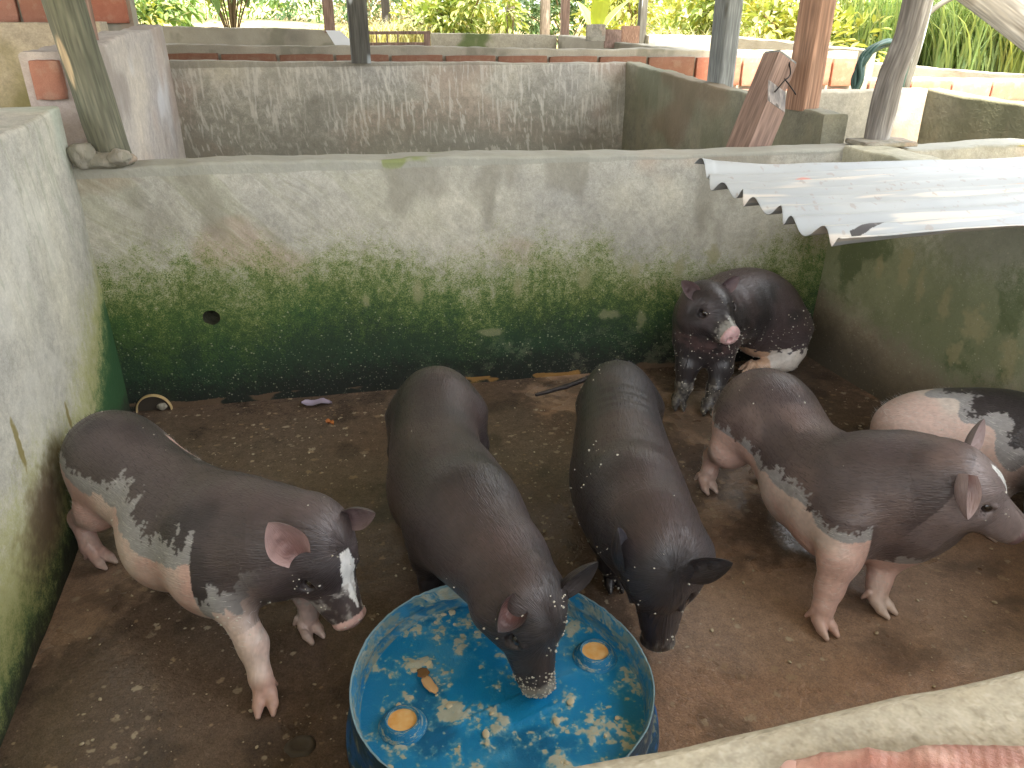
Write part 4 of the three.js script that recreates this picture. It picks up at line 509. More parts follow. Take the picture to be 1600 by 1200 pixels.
function earGeo(base, tip, face, W, cup, curl, th = .006) {                  // cupped ear: base and tip points, the way its hollow faces
  const D0 = sub3(tip, base), L = len3(D0), D = nrm(D0), Nn = nrm(add3(face, D, -dot3(face, D))), S = crs(D, Nn), nu = 16, nv = 14, P = [], UV = [], K = [], I = [];
  for (let side = 0; side < 2; side++) for (let i = 0; i <= nu; i++) for (let j = 0; j <= nv; j++) {
    const u = i / nu, v = j / nv * 2 - 1, w = W * (u < .42 ? lerp(.62, 1, Math.sin(u / .42 * Math.PI / 2)) : Math.pow(Math.max(0, Math.cos((u - .42) / .58 * Math.PI / 2)), .72) * (1 - .15 * (u - .42))) + .0015;
    const edge = Math.max(Math.abs(v), u), rim = Math.sqrt(Math.max(0, 1 - Math.pow(edge, 6)));
    const depth = cup * w * (v * v - .55) * (1 - .35 * u) + curl * L * u * u + (side ? -1 : 1) * th * .5 * (rim * .9 + .1) - (side ? 0 : .004 * Math.exp(-Math.pow((v + .15) / .25, 2)) * Math.sin(u * 20) * (1 - u));
    const p = add3(add3(add3(base, D, u * L - .012), S, v * w * (1 - .28 * cup * v * v)), Nn, depth); P.push(...p); UV.push(u * .3, v * .3); K.push(side ? -1 : (1 - v * v) * (1 - u));
  }
  const M = (nu + 1) * (nv + 1); for (let side = 0; side < 2; side++) for (let i = 0; i < nu; i++) for (let j = 0; j < nv; j++) { const a = side * M + i * (nv + 1) + j, b = a + nv + 1; if (side) I.push(a, b, a + 1, a + 1, b, b + 1); else I.push(a, a + 1, b, a + 1, b + 1, b); }
  const stitch = (a, b) => I.push(a, a + M, b, b, a + M, b + M); for (let i = 0; i < nu; i++) { stitch((i + 1) * (nv + 1), i * (nv + 1)); stitch(i * (nv + 1) + nv, (i + 1) * (nv + 1) + nv); } for (let j = 0; j < nv; j++) stitch(nu * (nv + 1) + j + 1, nu * (nv + 1) + j);
  const g = new THREE.BufferGeometry(); g.setAttribute('position', new THREE.Float32BufferAttribute(P, 3)); g.setAttribute('uv', new THREE.Float32BufferAttribute(UV, 2)); g.setIndex(I); g.computeVertexNormals(); g.userData = { K }; return g;
}
// One pig: spine [x, y, z, radius] from rump to neck, head frame, legs, coat.
function pig(o) {
  const root = thing('pig', o.label, 'pig'); const f = new Field();
  const sp = spline(o.spine, 6), S = sp.length;
  for (let i = 0; i < S - 1; i++) { const a = sp[i], b = sp[i + 1]; f.cone(a, b, a[3] * .945, b[3] * .945, .012); }
  // belly sag
  for (const [x, y, z, r] of o.mass || []) f.ball([x, y, z], r * .95, .05);
  // head frame
  const H = o.skull, T = o.snout, F = nrm(sub3(T, H)), L = len3(sub3(T, H)) / .19 * (o.headScale || 1); let R = nrm(add3(o.lat, F, -dot3(o.lat, F))); const U = crs(F, R);
  const hp = (r, u, fw) => add3(add3(add3(H, R, r * L), U, u * L), F, fw * len3(sub3(T, H)) / .19), ax = [R, U, F];
  const neck = sp[S - 1]; f.cone(neck, hp(0, -.005, -.01), neck[3], .070 * L, .05);
  f.ell(hp(0, 0, .0), [.064 * L, .066 * L, .075 * L], ax, .03);
  f.ell(hp(0, .020, .035), [.050 * L, .046 * L, .05 * L], ax, .02);
  f.cone(hp(0, .0, .04), hp(0, -.012, .163), .050 * L, .0275 * L, .02);
  f.cone(hp(0, .008, .09), hp(0, .002, .16), .028 * L, .022 * L, .012);
  for (const s of [-1, 1]) { f.ball(hp(.043 * s, -.034, .005), .043 * L, .035); f.ball(hp(.033 * s, -.012, .05), .030 * L, .03); f.cone(hp(.026 * s, -.022, .07), hp(.016 * s, -.022, .15), .022 * L, .016 * L, .014); }
  f.cone(hp(0, -.046, .02), hp(0, -.040, .128), .038 * L, .017 * L, .018);
  f.ell(hp(0, -.010, .176), [.031 * L, .029 * L, .0135 * L], ax, .006);
  for (const s of [-1, 1]) {
    f.ell(hp(.0115 * s, -.011, .191), [.0062 * L, .0085 * L, .010 * L], ax, .004, true);
    f.cone(hp(.010 * s, -.034, .166), hp(.036 * s, -.030, .088), .0035 * L, .003 * L, .007, true);
    f.cone(hp(.036 * s, -.030, .088), hp(.043 * s, -.024, .07), .003 * L, .002 * L, .006, true);
    f.ball(hp(.049 * s, .020, .060), .0125 * L, .012, true);
    f.cone(hp(.047 * s, .030, .047), hp(.0405 * s, .0305, .076), .0050 * L, .0042 * L, .007);
    f.cone(hp(.0475 * s, .0105, .049), hp(.042 * s, .0115, .075), .0042 * L, .0035 * L, .006);
  }
  // legs
  for (const l of o.legs) {
    const J = l.j, rr = l.r, hd = nrm([l.dir[0], 0, l.dir[1]]), lt = [hd[2], 0, -hd[0]], ft = J[J.length - 1], lift = l.flat;
    for (let i = 0; i < J.length - 2; i++) f.cone(J[i], J[i + 1], rr[i], rr[i + 1], i ? .018 : .05);
    const an = J[J.length - 2], up = l.up || [0, 1, 0], fw = l.fw || hd, ar = rr[J.length - 2], sc = l.s || 1;
    const P0 = (a, b, c) => add3(add3(add3(ft, fw, a * sc), lt, b * sc), up, c * sc);
    f.cone(an, P0(-.004, 0, .030), ar, .0195 * sc, .014);
    for (const s of [-1, 1]) { f.cone(P0(.0, .010 * s, .026), P0(.022, .0145 * s, .016), .0155 * sc, .0125 * sc, .007); f.cone(P0(.022, .0145 * s, .015), P0(.043, .0150 * s, .0075), .0122 * sc, .0062 * sc, .003); f.cone(P0(-.016, .015 * s, .040), P0(-.027, .021 * s, .018), .0085 * sc, .0048 * sc, .004); }
  }
  if (o.tail) for (let i = 0; i < o.tail.length - 1; i++) f.cone(o.tail[i], o.tail[i + 1], lerp(.011, .005, i / o.tail.length), lerp(.011, .005, (i + 1) / o.tail.length), .008);
  const near = (x, y, z) => { let b = 1e9, bi = 0; for (let i = 0; i < S; i++) { const q = sp[i], d = (x - q[0]) ** 2 + (y - q[1]) ** 2 + (z - q[2]) ** 2 - q[3] * q[3] * .3; if (d < b) { b = d; bi = i; } } const q = sp[bi], n0 = sp[Math.max(0, bi - 1)], n1 = sp[Math.min(S - 1, bi + 1)], t = nrm(sub3(n1, n0)), d = sub3([x, y, z], q), along = dot3(d, t), e = add3(d, t, -along), up = nrm(add3([0, 1, 0], t, -t[1])), lat = crs(t, up); return [bi / (S - 1), Math.atan2(dot3(e, lat), dot3(e, up)), along, t]; };
  const wr = o.wrinkles || [];
  f.bump = (x, y, z, v) => { if (v > .008 || v < -.008) return 0; let d = 0; for (const [wx, wy, wz, wr_, dx, dy, dz, fr, am] of wr) { const q = Math.hypot(x - wx, y - wy, z - wz) / wr_; if (q < 1) d += Math.sin((x * dx + y * dy + z * dz) * fr + 3 * vn3(x * 18, y * 18, z * 18, 4)) * am * (1 - q * q); } return d + (vn3(x * 26, y * 26, z * 26, 61) - .5) * .0014; };
  let g = f.mesh(o.cell || .004, .001);
  const p = g.attributes.position, n = p.count, C = new Float32Array(n * 3), UV = new Float32Array(n * 2);
  const headL = (x, y, z) => { const d = sub3([x, y, z], H); return [dot3(d, R) / L, dot3(d, U) / L, dot3(d, F) * .19 / len3(sub3(T, H))]; };
  for (let i = 0; i < n; i++) { const x = p.getX(i), y = p.getY(i), z = p.getZ(i), [s, a, al] = near(x, y, z), h0 = headL(x, y, z), hw = sst(.185, .10, Math.hypot(h0[0], h0[1], h0[2] > .05 ? Math.max(0, h0[2] - .12) : h0[2] - .05)); let c = hw < 1 ? o.coat(x, y, z, s, a, [9, -9, -9]) : null; if (hw > 0) { const c2 = o.coat(x, y, z, s, a, h0); c = c ? mix(c, c2, hw) : c2; } C.set(c, i * 3); UV[i * 2] = (s * 1.0 + al) * 4; UV[i * 2 + 1] = a / (Math.PI * 2) * 4; }
  g.setAttribute('color', new THREE.BufferAttribute(C, 3)); g.setAttribute('uv', new THREE.BufferAttribute(UV, 2));
  const gs = [g];
  for (const [ei, e] of o.ears.entries()) { const sd = dot3(sub3(e.base, H), R) > 0 ? 1 : -1, eb = hp((e.r ?? .050) * sd, e.u ?? .047, e.f ?? -.010), et = add3(eb, nrm(sub3(e.tip, e.base)), e.l || .085); const q = earGeo(eb, et, e.face, e.w || .036, e.cup ?? .8, e.curl ?? .08), K = q.userData.K, cc = new Float32Array(K.length * 3), pp = q.attributes.position; for (let i = 0; i < K.length; i++) { const nn = .8 + .5 * fbm3(pp.getX(i) * 60, pp.getY(i) * 60, pp.getZ(i) * 60, 3, 5), c0 = K[i] < 0 ? e.back || o.dark : mix(e.inner, e.deep || e.inner, clamp(K[i] * 1.3)); cc.set(c0.map((v) => v * nn), i * 3); } q.setAttribute('color', new THREE.BufferAttribute(cc, 3)); gs.push(q); }
  const all = mergeGeometries(gs); all.computeBoundingBox(); part('body', all, skinM, root);
  for (const s of [-1, 1]) { const e = part('eye', new THREE.SphereGeometry(.0118 * L, 16, 12), eyeM, root); e.position.set(...hp(.0405 * s, .0205, .061)); }
  // bristles
  const idx = g.index.array, hp_ = [], hc = [], A = []; let tot = 0; const ps = p.array, ns = g.attributes.normal.array; reseed(o.seed || 5);
  for (let i = 0; i < idx.length; i += 3) { const a = idx[i] * 3, b = idx[i + 1] * 3, c = idx[i + 2] * 3; tot += len3(crs([ps[b] - ps[a], ps[b + 1] - ps[a + 1], ps[b + 2] - ps[a + 2]], [ps[c] - ps[a], ps[c + 1] - ps[a + 1], ps[c + 2] - ps[a + 2]])) / 2; A.push(tot); }
  const want = o.hairs || 3000; let t = 0;
  for (let k = 0; k < want; k++) {
    const u = (k + rnd()) / want * tot; while (A[t] < u && t < A.length - 1) t++; const i = idx[t * 3 + (rnd() * 3 | 0)], x = ps[i * 3], y = ps[i * 3 + 1], z = ps[i * 3 + 2]; if (y < .05) continue;
    const h = headL(x, y, z); if (h[2] > .12) continue; const N = [ns[i * 3], ns[i * 3 + 1], ns[i * 3 + 2]], tn = near(x, y, z)[3]; let d = add3(tn, N, -dot3(tn, N)); d = nrm(add3(nrm(d), [0, -1, 0], .35)); d = nrm(add3(add3([-d[0], d[1] * -1 > 0 ? -d[1] : d[1], -d[2]], N, .22 + .15 * rnd()), [rnd() - .5, rnd() - .5, rnd() - .5], .35));
    const w = nrm(crs(d, N)), ln = (.010 + .011 * rnd()) * (o.hairLen || 1), wd = .00042, b = [x, y, z], tip = add3(b, d, ln); hp_.push(...add3(b, w, wd), ...add3(b, w, -wd), ...tip); const cc = [C[i * 3], C[i * 3 + 1], C[i * 3 + 2]], lum = (cc[0] + cc[1] + cc[2]) / 3, q = lum > .2 ? [.62, .60, .56] : lum > .09 && o.greyHair ? [.4, .4, .38] : [.035, .030, .028]; for (let m = 0; m < 3; m++) hc.push(...q);
  }
  const hg = new THREE.BufferGeometry(); hg.setAttribute('position', new THREE.Float32BufferAttribute(hp_, 3)); hg.setAttribute('color', new THREE.Float32BufferAttribute(hc, 3)); hg.computeVertexNormals(); part('bristles', hg, hairM, root).userData.kind = 'stuff';
  // crumbs of feed stuck on the face and back
  if (o.crumbs) { const cg = []; const cand = []; for (let i = 0; i < n; i++) { const w = o.crumbs(ps[i * 3], ps[i * 3 + 1], ps[i * 3 + 2], headL(ps[i * 3], ps[i * 3 + 1], ps[i * 3 + 2]), near); if (w > 0 && rnd() < w) cand.push(i); } for (const i of cand) { const s = .0012 + .0024 * rnd() * rnd(), q = new THREE.IcosahedronGeometry(s, 0); q.scale(1, .6, 1.2); q.rotateY(rnd() * 6); q.rotateX(rnd() * 6); q.deleteAttribute('uv'); q.translate(ps[i * 3] + ns[i * 3] * s * .3, ps[i * 3 + 1] + ns[i * 3 + 1] * s * .3, ps[i * 3 + 2] + ns[i * 3 + 2] * s * .3); cg.push(q); } if (cg.length) part('feed_crumbs', mergeGeometries(cg), feedM, root).userData.kind = 'stuff'; }
  return root;
}
// ---- coats (linear base colours)
const DARK = [.050, .041, .041], DARKB = [.034, .029, .030], PINK = [.60, .385, .325], WHITE = [.66, .57, .50], GREY = [.31, .30, .295], BROWN = [.115, .085, .078];
const mottle = (c, x, y, z, a = .35) => { const k = 1 + a * (fbm3(x * 14, y * 14, z * 14, 3, 3) - .5) + .25 * (vn3(x * 150, y * 150, z * 150, 8) - .5); return [c[0] * k, c[1] * k, c[2] * k]; };
const darkCoat = (tint, cake) => (x, y, z, s, a, h) => { let c = mix(DARKB, tint || DARK, sst(.35, .65, fbm3(x * 7, y * 7, z * 7, 4, 21))); const red = sst(.52, .7, fbm3(x * 5 + 4, y * 5, z * 5, 3, 23)); c = mix(c, [.085, .058, .055], red * .5); if (h[2] > .02) c = mix(c, DARKB, .6); if (cake) c = cake(c, x, y, z, h); return mottle(c, x, y, z); };
const caked = (c, x, y, z, lo, hi, v, amt = 1) => mix(c, [.40, .38, .33], sst(.35, .9, (v - lo) / (hi - lo) * .5 + fbm3(x * 90, y * 90, z * 90, 3, 31) - .25) * sst(lo - (hi - lo), lo, v) * .8 * amt);
function pied(o) {                                                           // dark over white with a grey ragged border; lim(s, side) = height of the border above the floor
  return (x, y, z, s, a, h) => {
    const rag = (fbm3(x * 30, y * 12, z * 30, 3, 41) - .5) * .07 + (fbm3((x + y * .5) * 120, y * 30, (z - y * .5) * 120, 2, 43) - .5) * .05, low = (fbm3(x * 22, y * 22, z * 22, 1, 45) - .5) * .035;
    const d = o.lim(x, y, z, s, a, h);                                       // > 0 dark
    let c; if (d + rag > 0) c = mix(o.dark, o.dark2 || DARKB, sst(.4, .62, fbm3(x * 7, y * 7, z * 7, 3, 47))); else if (d + low + o.grey > 0) c = GREY; else c = mix(PINK, WHITE, sst(.4, .65, fbm3(x * 9, y * 9, z * 9, 3, 48)) * .6 + (o.white || 0));
    c = o.face ? o.face(c, x, y, z, h, s) : c;
    return mottle(c, x, y, z, c[0] > .25 ? .12 : .35);
  };
}
const PI_IN = [.30, .17, .15], EARDK = [.075, .055, .055], LEGR = (b = 1) => [.052 * b, .040 * b, .030 * b, .0225 * b, .02];
function pigs() {
  // A: pied pig lunging at the left
  pig({ label: 'brown and white pig by the left wall, white blaze, front leg stretched out', seed: 11, dark: [.095, .072, .07],
    spine: [[-.725, .25, -1.95, .085], [-.685, .262, -1.885, .128], [-.57, .242, -1.745, .124], [-.44, .232, -1.60, .132], [-.33, .25, -1.49, .143], [-.235, .272, -1.425, .112]],
    mass: [[-.49, .195, -1.60, .135], [-.37, .20, -1.47, .125]],
    headScale: 1.2, skull: [-.165, .285, -1.395], snout: [-.088, .112, -1.318], lat: [.105, .0, -.085],
    ears: [{ base: [-.205, .325, -1.35], tip: [-.25, .425, -1.34], face: [.2, .2, 1], w: .048, l: .11, r: .062, u: .060, cup: .7, curl: .02, inner: [.40, .27, .25], deep: [.20, .11, .10], back: [.1, .08, .08] }, { base: [-.115, .325, -1.425], tip: [-.040, .372, -1.372], face: [-.1, .2, 1], w: .034, l: .10, cup: .8, curl: .05, inner: [.22, .16, .155], deep: [.12, .08, .08], back: [.08, .065, .065] }],
    legs: [{ j: [[-.36, .215, -1.43], [-.345, .185, -1.365], [-.303, .105, -1.305], [-.29, .050, -1.262], [-.283, 0, -1.243]], r: LEGR(1.0), dir: [.05, 1] }, { j: [[-.22, .17, -1.46], [-.20, .10, -1.45], [-.20, .05, -1.445], [-.205, 0, -1.435]], r: [.045, .028, .022, .02], dir: [.6, 1] }, { j: [[-.70, .21, -1.87], [-.735, .155, -1.815], [-.80, .105, -1.865], [-.775, .045, -1.815], [-.755, 0, -1.80]], r: [.085, .052, .027, .023, .02], dir: [.75, .6] }, { j: [[-.60, .18, -1.95], [-.56, .12, -1.92], [-.60, .05, -1.98], [-.59, 0, -1.96]], r: [.07, .04, .023, .02], dir: [.7, .7] }],
    coat: pied({ dark: [.088, .068, .067], dark2: [.048, .038, .04], grey: .045, lim: (x, y, z, s, a, h) => { if (a < -.8 && s > .3 && s < .5) return -.09; let d = y - lerp(.315, .30, sst(.2, .8, s)) - .018 * Math.sin(s * 17); if (s > .80) d = Math.max(d, y - .205 + .5 * (.84 - s)); if (h[2] > -.08) d = .1; if (y < .12 && h[2] < -1) d = -.2; if (s < .2) d = Math.min(d, y - .30); return d; },
      face: (c, x, y, z, h) => { if (h[2] > .035 && h[1] > .005) { const w = .017 - Math.abs(h[2] - .075) * .17; if (Math.abs(h[0] - .006) < w + (vn3(x * 90, y * 90, z * 90, 5) - .5) * .01 && w > 0) c = [.78, .77, .75]; } if (h[2] > .168 && Math.abs(h[0]) < .04) c = [.70, .46, .42]; if (h[2] > .09 && h[1] < -.04) c = [.55, .42, .38]; if (h[2] > .10 && h[2] < .17) c = mix(c, [.42, .39, .37], sst(.5, .66, fbm3(x * 60, y * 60, z * 60, 3, 9)) * .7); return c; } }),
    wrinkles: [[-.36, .32, -1.55, .12, .7, 0, .7, 95, 0.00096]],
    crumbs: (x, y, z, h) => (h[2] > .03 ? .006 : .0004), tail: [[-.80, .27, -1.97], [-.82, .22, -1.99]] });
  // B: dark pig eating from the blue basin
  pig({ label: 'black-brown pig in the middle eating from the blue basin', seed: 12, dark: DARK,
    spine: [[.175, .25, -2.085, .085], [.165, .265, -2.01, .122], [.145, .252, -1.87, .122], [.137, .242, -1.73, .128], [.158, .252, -1.54, .142], [.185, .268, -1.38, .128], [.225, .268, -1.255, .090]],
    mass: [[.13, .19, -1.66, .13], [.18, .295, -1.44, .10]],
    headScale: 1.2, skull: [.252, .262, -1.15], snout: [.266, .112, -1.052], lat: [.105, .0, -.055],
    ears: [{ base: [.205, .292, -1.125], tip: [.158, .288, -1.066], face: [.25, .75, .8], w: .036, l: .088, cup: 1.0, curl: .05, inner: [.06, .05, .052], deep: [.12, .05, .042], back: DARKB }, { base: [.305, .296, -1.165], tip: [.362, .365, -1.165], face: [.1, -.2, 1], w: .030, l: .105, cup: .9, curl: .12, inner: DARK, back: DARKB }],
    legs: [{ j: [[.10, .22, -1.45], [.085, .15, -1.47], [.09, .07, -1.47], [.085, .04, -1.475], [.085, 0, -1.47]], r: LEGR(), dir: [.1, 1] }, { j: [[.27, .22, -1.45], [.28, .15, -1.47], [.28, .07, -1.47], [.28, .04, -1.475], [.28, 0, -1.47]], r: LEGR(), dir: [.1, 1] }, { j: [[.09, .22, -2.0], [.06, .15, -1.97], [.05, .09, -2.05], [.055, .04, -2.03], [.055, 0, -2.01]], r: [.08, .045, .027, .023, .02], dir: [0, 1] }, { j: [[.24, .22, -2.0], [.265, .15, -1.97], [.27, .09, -2.05], [.27, .04, -2.03], [.27, 0, -2.01]], r: [.08, .045, .027, .023, .02], dir: [0, 1] }],
    coat: darkCoat([.062, .048, .048], (c, x, y, z, h) => h[2] > .12 ? caked(c, x, y, z, .152, .175, h[2] + h[1] * .3, .9) : c),
    crumbs: (x, y, z, h) => h[2] > .14 ? .20 : h[2] > -.02 && h[2] < .2 && Math.abs(h[0] - .02) < .022 && h[1] > 0 ? .035 : h[2] > -.05 ? .002 : .00015, wrinkles: [[.25, .28, -1.08, .05, 0, .6, 1, 260, 0.00054], [.20, .30, -1.30, .1, .1, 0, 1, 90, 0.00084]], tail: [[.17, .30, -2.16], [.15, .22, -2.19], [.16, .15, -2.185]] });
  // C: dark pig with its snout beside the basin
  pig({ label: 'black pig right of the basin with its snout down on the floor', seed: 13, dark: DARKB,
    spine: [[.735, .25, -2.055, .078], [.712, .262, -1.985, .108], [.67, .258, -1.85, .118], [.628, .25, -1.70, .130], [.585, .25, -1.52, .140], [.565, .262, -1.38, .128], [.56, .275, -1.295, .100]],
    mass: [[.60, .185, -1.60, .128], [.57, .305, -1.43, .09]],
    skull: [.558, .262, -1.225], snout: [.553, .045, -1.185], lat: [.10, .0, .06], headScale: 1.1,
    ears: [{ base: [.505, .292, -1.235], tip: [.489, .372, -1.222], face: [.9, .1, .5], w: .034, l: .115, r: .056, cup: .9, curl: .02, inner: [.09, .085, .10], back: DARKB }, { base: [.612, .288, -1.18], tip: [.652, .345, -1.125], face: [-.8, .2, .6], w: .032, l: .115, r: .058, cup: .8, curl: -.02, inner: DARK, back: DARKB }],
    legs: [{ j: [[.53, .22, -1.45], [.525, .14, -1.47], [.535, .07, -1.46], [.545, .04, -1.47], [.545, 0, -1.465]], r: LEGR(), dir: [-.1, 1] }, { j: [[.65, .22, -1.42], [.66, .14, -1.43], [.65, .07, -1.42], [.65, .04, -1.43], [.65, 0, -1.42]], r: LEGR(), dir: [-.1, 1] }, { j: [[.66, .21, -1.98], [.63, .15, -1.95], [.64, .09, -2.03], [.64, .04, -2.01], [.64, 0, -1.99]], r: [.075, .045, .027, .023, .02], dir: [-.2, 1] }, { j: [[.78, .21, -1.96], [.79, .15, -1.93], [.80, .09, -2.01], [.80, .04, -1.99], [.80, 0, -1.97]], r: [.075, .045, .027, .023, .02], dir: [-.2, 1] }],
    coat: darkCoat([.044, .040, .044], (c, x, y, z, h) => h[2] > .10 ? caked(c, x, y, z, .15, .185, h[2], .55) : c),
    crumbs: (x, y, z, h) => h[2] > .15 ? .03 : h[2] > -.03 ? .004 : (Math.hypot(x - .50, z + 1.50) < .07 ? .008 : (Math.hypot(x - .6, z + 2.03) < .1 ? .004 : .0002)), wrinkles: [[.65, .35, -1.78, .12, .3, 0, -1, 120, 0.00108], [.58, .30, -1.36, .12, .1, 0, 1, 80, 0.00072]],
    tail: [[.75, .31, -2.12], [.72, .26, -2.16], [.60, .215, -2.17], [.50, .20, -2.16]] });
  // D: dark pig standing in the corner, facing us
  pig({ label: 'dark pig with a pink snout standing in the far corner, facing the camera', seed: 14, dark: [.06, .045, .045], cell: .0042,
    spine: [[1.535, .265, -2.50, .08], [1.495, .288, -2.535, .122], [1.43, .305, -2.55, .142], [1.345, .308, -2.53, .142], [1.25, .302, -2.475, .132], [1.19, .32, -2.43, .112]],
    mass: [[1.20, .235, -2.42, .095], [1.47, .21, -2.53, .115]],
    headScale: 1.38, skull: [1.165, .375, -2.39], snout: [1.205, .318, -2.24], lat: [.14, .01, -.04],
    ears: [{ base: [1.105, .415, -2.43], tip: [1.058, .462, -2.445], face: [.25, .1, 1], w: .033, cup: .7, curl: .02, inner: [.13, .085, .085], deep: [.07, .045, .045], back: DARK }, { base: [1.222, .418, -2.445], tip: [1.297, .465, -2.46], face: [-.1, -.05, 1], w: .032, cup: .7, curl: .02, inner: [.20, .14, .145], deep: [.08, .05, .055], back: DARK }],
    legs: [{ j: [[1.13, .22, -2.43], [1.118, .145, -2.39], [1.104, .075, -2.372], [1.095, .04, -2.365], [1.082, 0, -2.357]], r: LEGR(), dir: [-.3, 1] }, { j: [[1.245, .22, -2.41], [1.235, .145, -2.355], [1.205, .075, -2.325], [1.19, .04, -2.312], [1.172, 0, -2.30]], r: LEGR(), dir: [-.4, 1] }, { j: [[1.575, .22, -2.48], [1.57, .145, -2.46], [1.545, .115, -2.44], [1.45, .085, -2.455], [1.40, .078, -2.45]], r: [.075, .052, .042, .024, .018], dir: [-1, .1], fw: [-1, -.1, .05], up: [0, 1, 0], s: .8 }, { j: [[1.62, .2, -2.56], [1.60, .13, -2.54], [1.64, .08, -2.575], [1.625, .04, -2.565], [1.61, 0, -2.56]], r: [.07, .042, .025, .022, .02], dir: [-.7, .7] }],
    coat: (x, y, z, s, a, h) => { let c = mix([.070, .050, .050], DARKB, sst(.4, .62, fbm3(x * 7, y * 7, z * 7, 3, 47))); if (h[2] > .168 && Math.abs(h[0]) < .04 && h[1] > -.05 && h[1] < .03) c = [.66, .42, .41]; else if (h[2] > .115) c = caked(c, x, y, z, .13, .165, h[2] + h[1] * .35 + .01, .9); else if (h[2] > .03 && h[0] > 0) c = caked(c, x, y, z, .02, .06, .03 - Math.abs(h[0] - .012) - Math.abs(h[2] - .07) * .2, .9); if (h[1] < -.06 && h[1] > -.12 && h[2] > -.04) { c = mix(c, [.16, .09, .085], .4 * sst(.3, .6, fbm3(x * 40, y * 40, z * 40, 3, 6)) * sst(-.12, -.1, h[1])); c = caked(c, x, y, z, .5, 1.2, .35, .5); } if (y < .10 && x < 1.3) c = caked(c, x, y, z, .3, .9, .62, .8); if (x > 1.36 && z > -2.50 && y < .16 + (vn3(x * 60, y * 60, z * 60, 4) - .5) * .03) c = x < 1.47 ? [.55, .36, .24] : [.62, .56, .50]; return mottle(c, x, y, z); },
    crumbs: (x, y, z, h) => h[2] > .12 ? .03 : h[1] < -.05 && h[2] > -.03 ? .015 : y < .07 ? .02 : .0003, wrinkles: [[1.30, .31, -2.38, .13, 1, .55, .2, 150, 0.00156], [1.19, .27, -2.33, .08, 0, 1, .3, 130, 0.00132], [1.40, .33, -2.42, .12, 1, .2, 0, 110, 0.00120]] });
  // E: brown and white pig at the right, looking right
  pig({ label: 'brown pig with white belly and pink legs at the right, looking right', seed: 15, dark: BROWN, greyHair: false, hairs: 4500,
    spine: [[1.085, .255, -1.855, .085], [1.092, .268, -1.775, .136], [1.098, .238, -1.60, .118], [1.125, .237, -1.45, .130], [1.17, .265, -1.375, .146], [1.235, .305, -1.305, .122]],
    mass: [[1.095, .175, -1.53, .125], [1.10, .18, -1.40, .125], [1.215, .215, -1.33, .125]],
    skull: [1.258, .352, -1.25], snout: [1.398, .258, -1.162], headScale: 1.2, lat: [.07, .02, -.10],
    ears: [{ base: [1.292, .335, -1.225], tip: [1.27, .25, -1.175], face: [.35, .15, 1], w: .040, l: .095, cup: 1.0, curl: .06, f: -.035, r: .078, u: .062, inner: [.34, .25, .23], deep: [.12, .05, .04], back: [.22, .16, .15] }, { base: [1.385, .345, -1.325], tip: [1.418, .395, -1.35], face: [.15, -.1, 1], w: .030, l: .09, cup: .8, curl: .05, inner: [.30, .22, .21], back: [.14, .11, .1] }],
    legs: [{ j: [[1.06, .22, -1.31], [1.03, .155, -1.275], [1.005, .085, -1.255], [.985, .045, -1.235], [.977, 0, -1.222]], r: [.066, .047, .031, .024, .02], dir: [.12, 1] }, { j: [[1.21, .18, -1.33], [1.19, .11, -1.31], [1.165, .06, -1.288], [1.155, .04, -1.275], [1.148, 0, -1.258]], r: [.055, .036, .027, .023, .02], dir: [.35, 1] }, { j: [[1.03, .22, -1.80], [.995, .155, -1.79], [.985, .095, -1.855], [.968, .045, -1.84], [.957, 0, -1.832]], r: [.085, .055, .029, .024, .02], dir: [.1, 1] }, { j: [[1.14, .22, -1.82], [1.15, .15, -1.80], [1.16, .09, -1.87], [1.15, .04, -1.85], [1.145, 0, -1.84]], r: [.08, .045, .027, .023, .02], dir: [.2, 1] }],
    coat: pied({ dark: [.150, .108, .098], dark2: [.085, .064, .062], grey: .022, white: .1, lim: (x, y, z, s, a, h) => { let d = y - lerp(.25, .245, sst(.2, .6, s)) - .35 * Math.max(0, .12 - Math.abs(s - .05)); if (x > 1.075 && s > .6) d = Math.max(d, y - .155); if (h[2] > -1) d = .1; if (y < .14 && h[2] < -1) d = -.2; return d; },
      face: (c, x, y, z, h) => { if (h[2] > -.02) c = mix(c, [.26, .205, .195], .65); if (h[1] > .03 && h[2] > .02 && h[2] < .085 && Math.abs(h[0]) < .012 - Math.abs(h[2] - .055) * .2) c = [.78, .78, .76]; if (h[2] > .17) c = [.16, .10, .10]; if (h[2] > .06 && h[1] < -.045) c = mix(c, [.03, .025, .025], .5); return c; } }),
    crumbs: (x, y, z, h) => h[2] > .06 && h[1] > 0 ? .008 : .0003, wrinkles: [[1.31, .26, -1.22, .09, 1, .3, 0, 95, 0.00132], [1.12, .36, -1.62, .12, .2, 0, 1, 70, 0.00084]] });
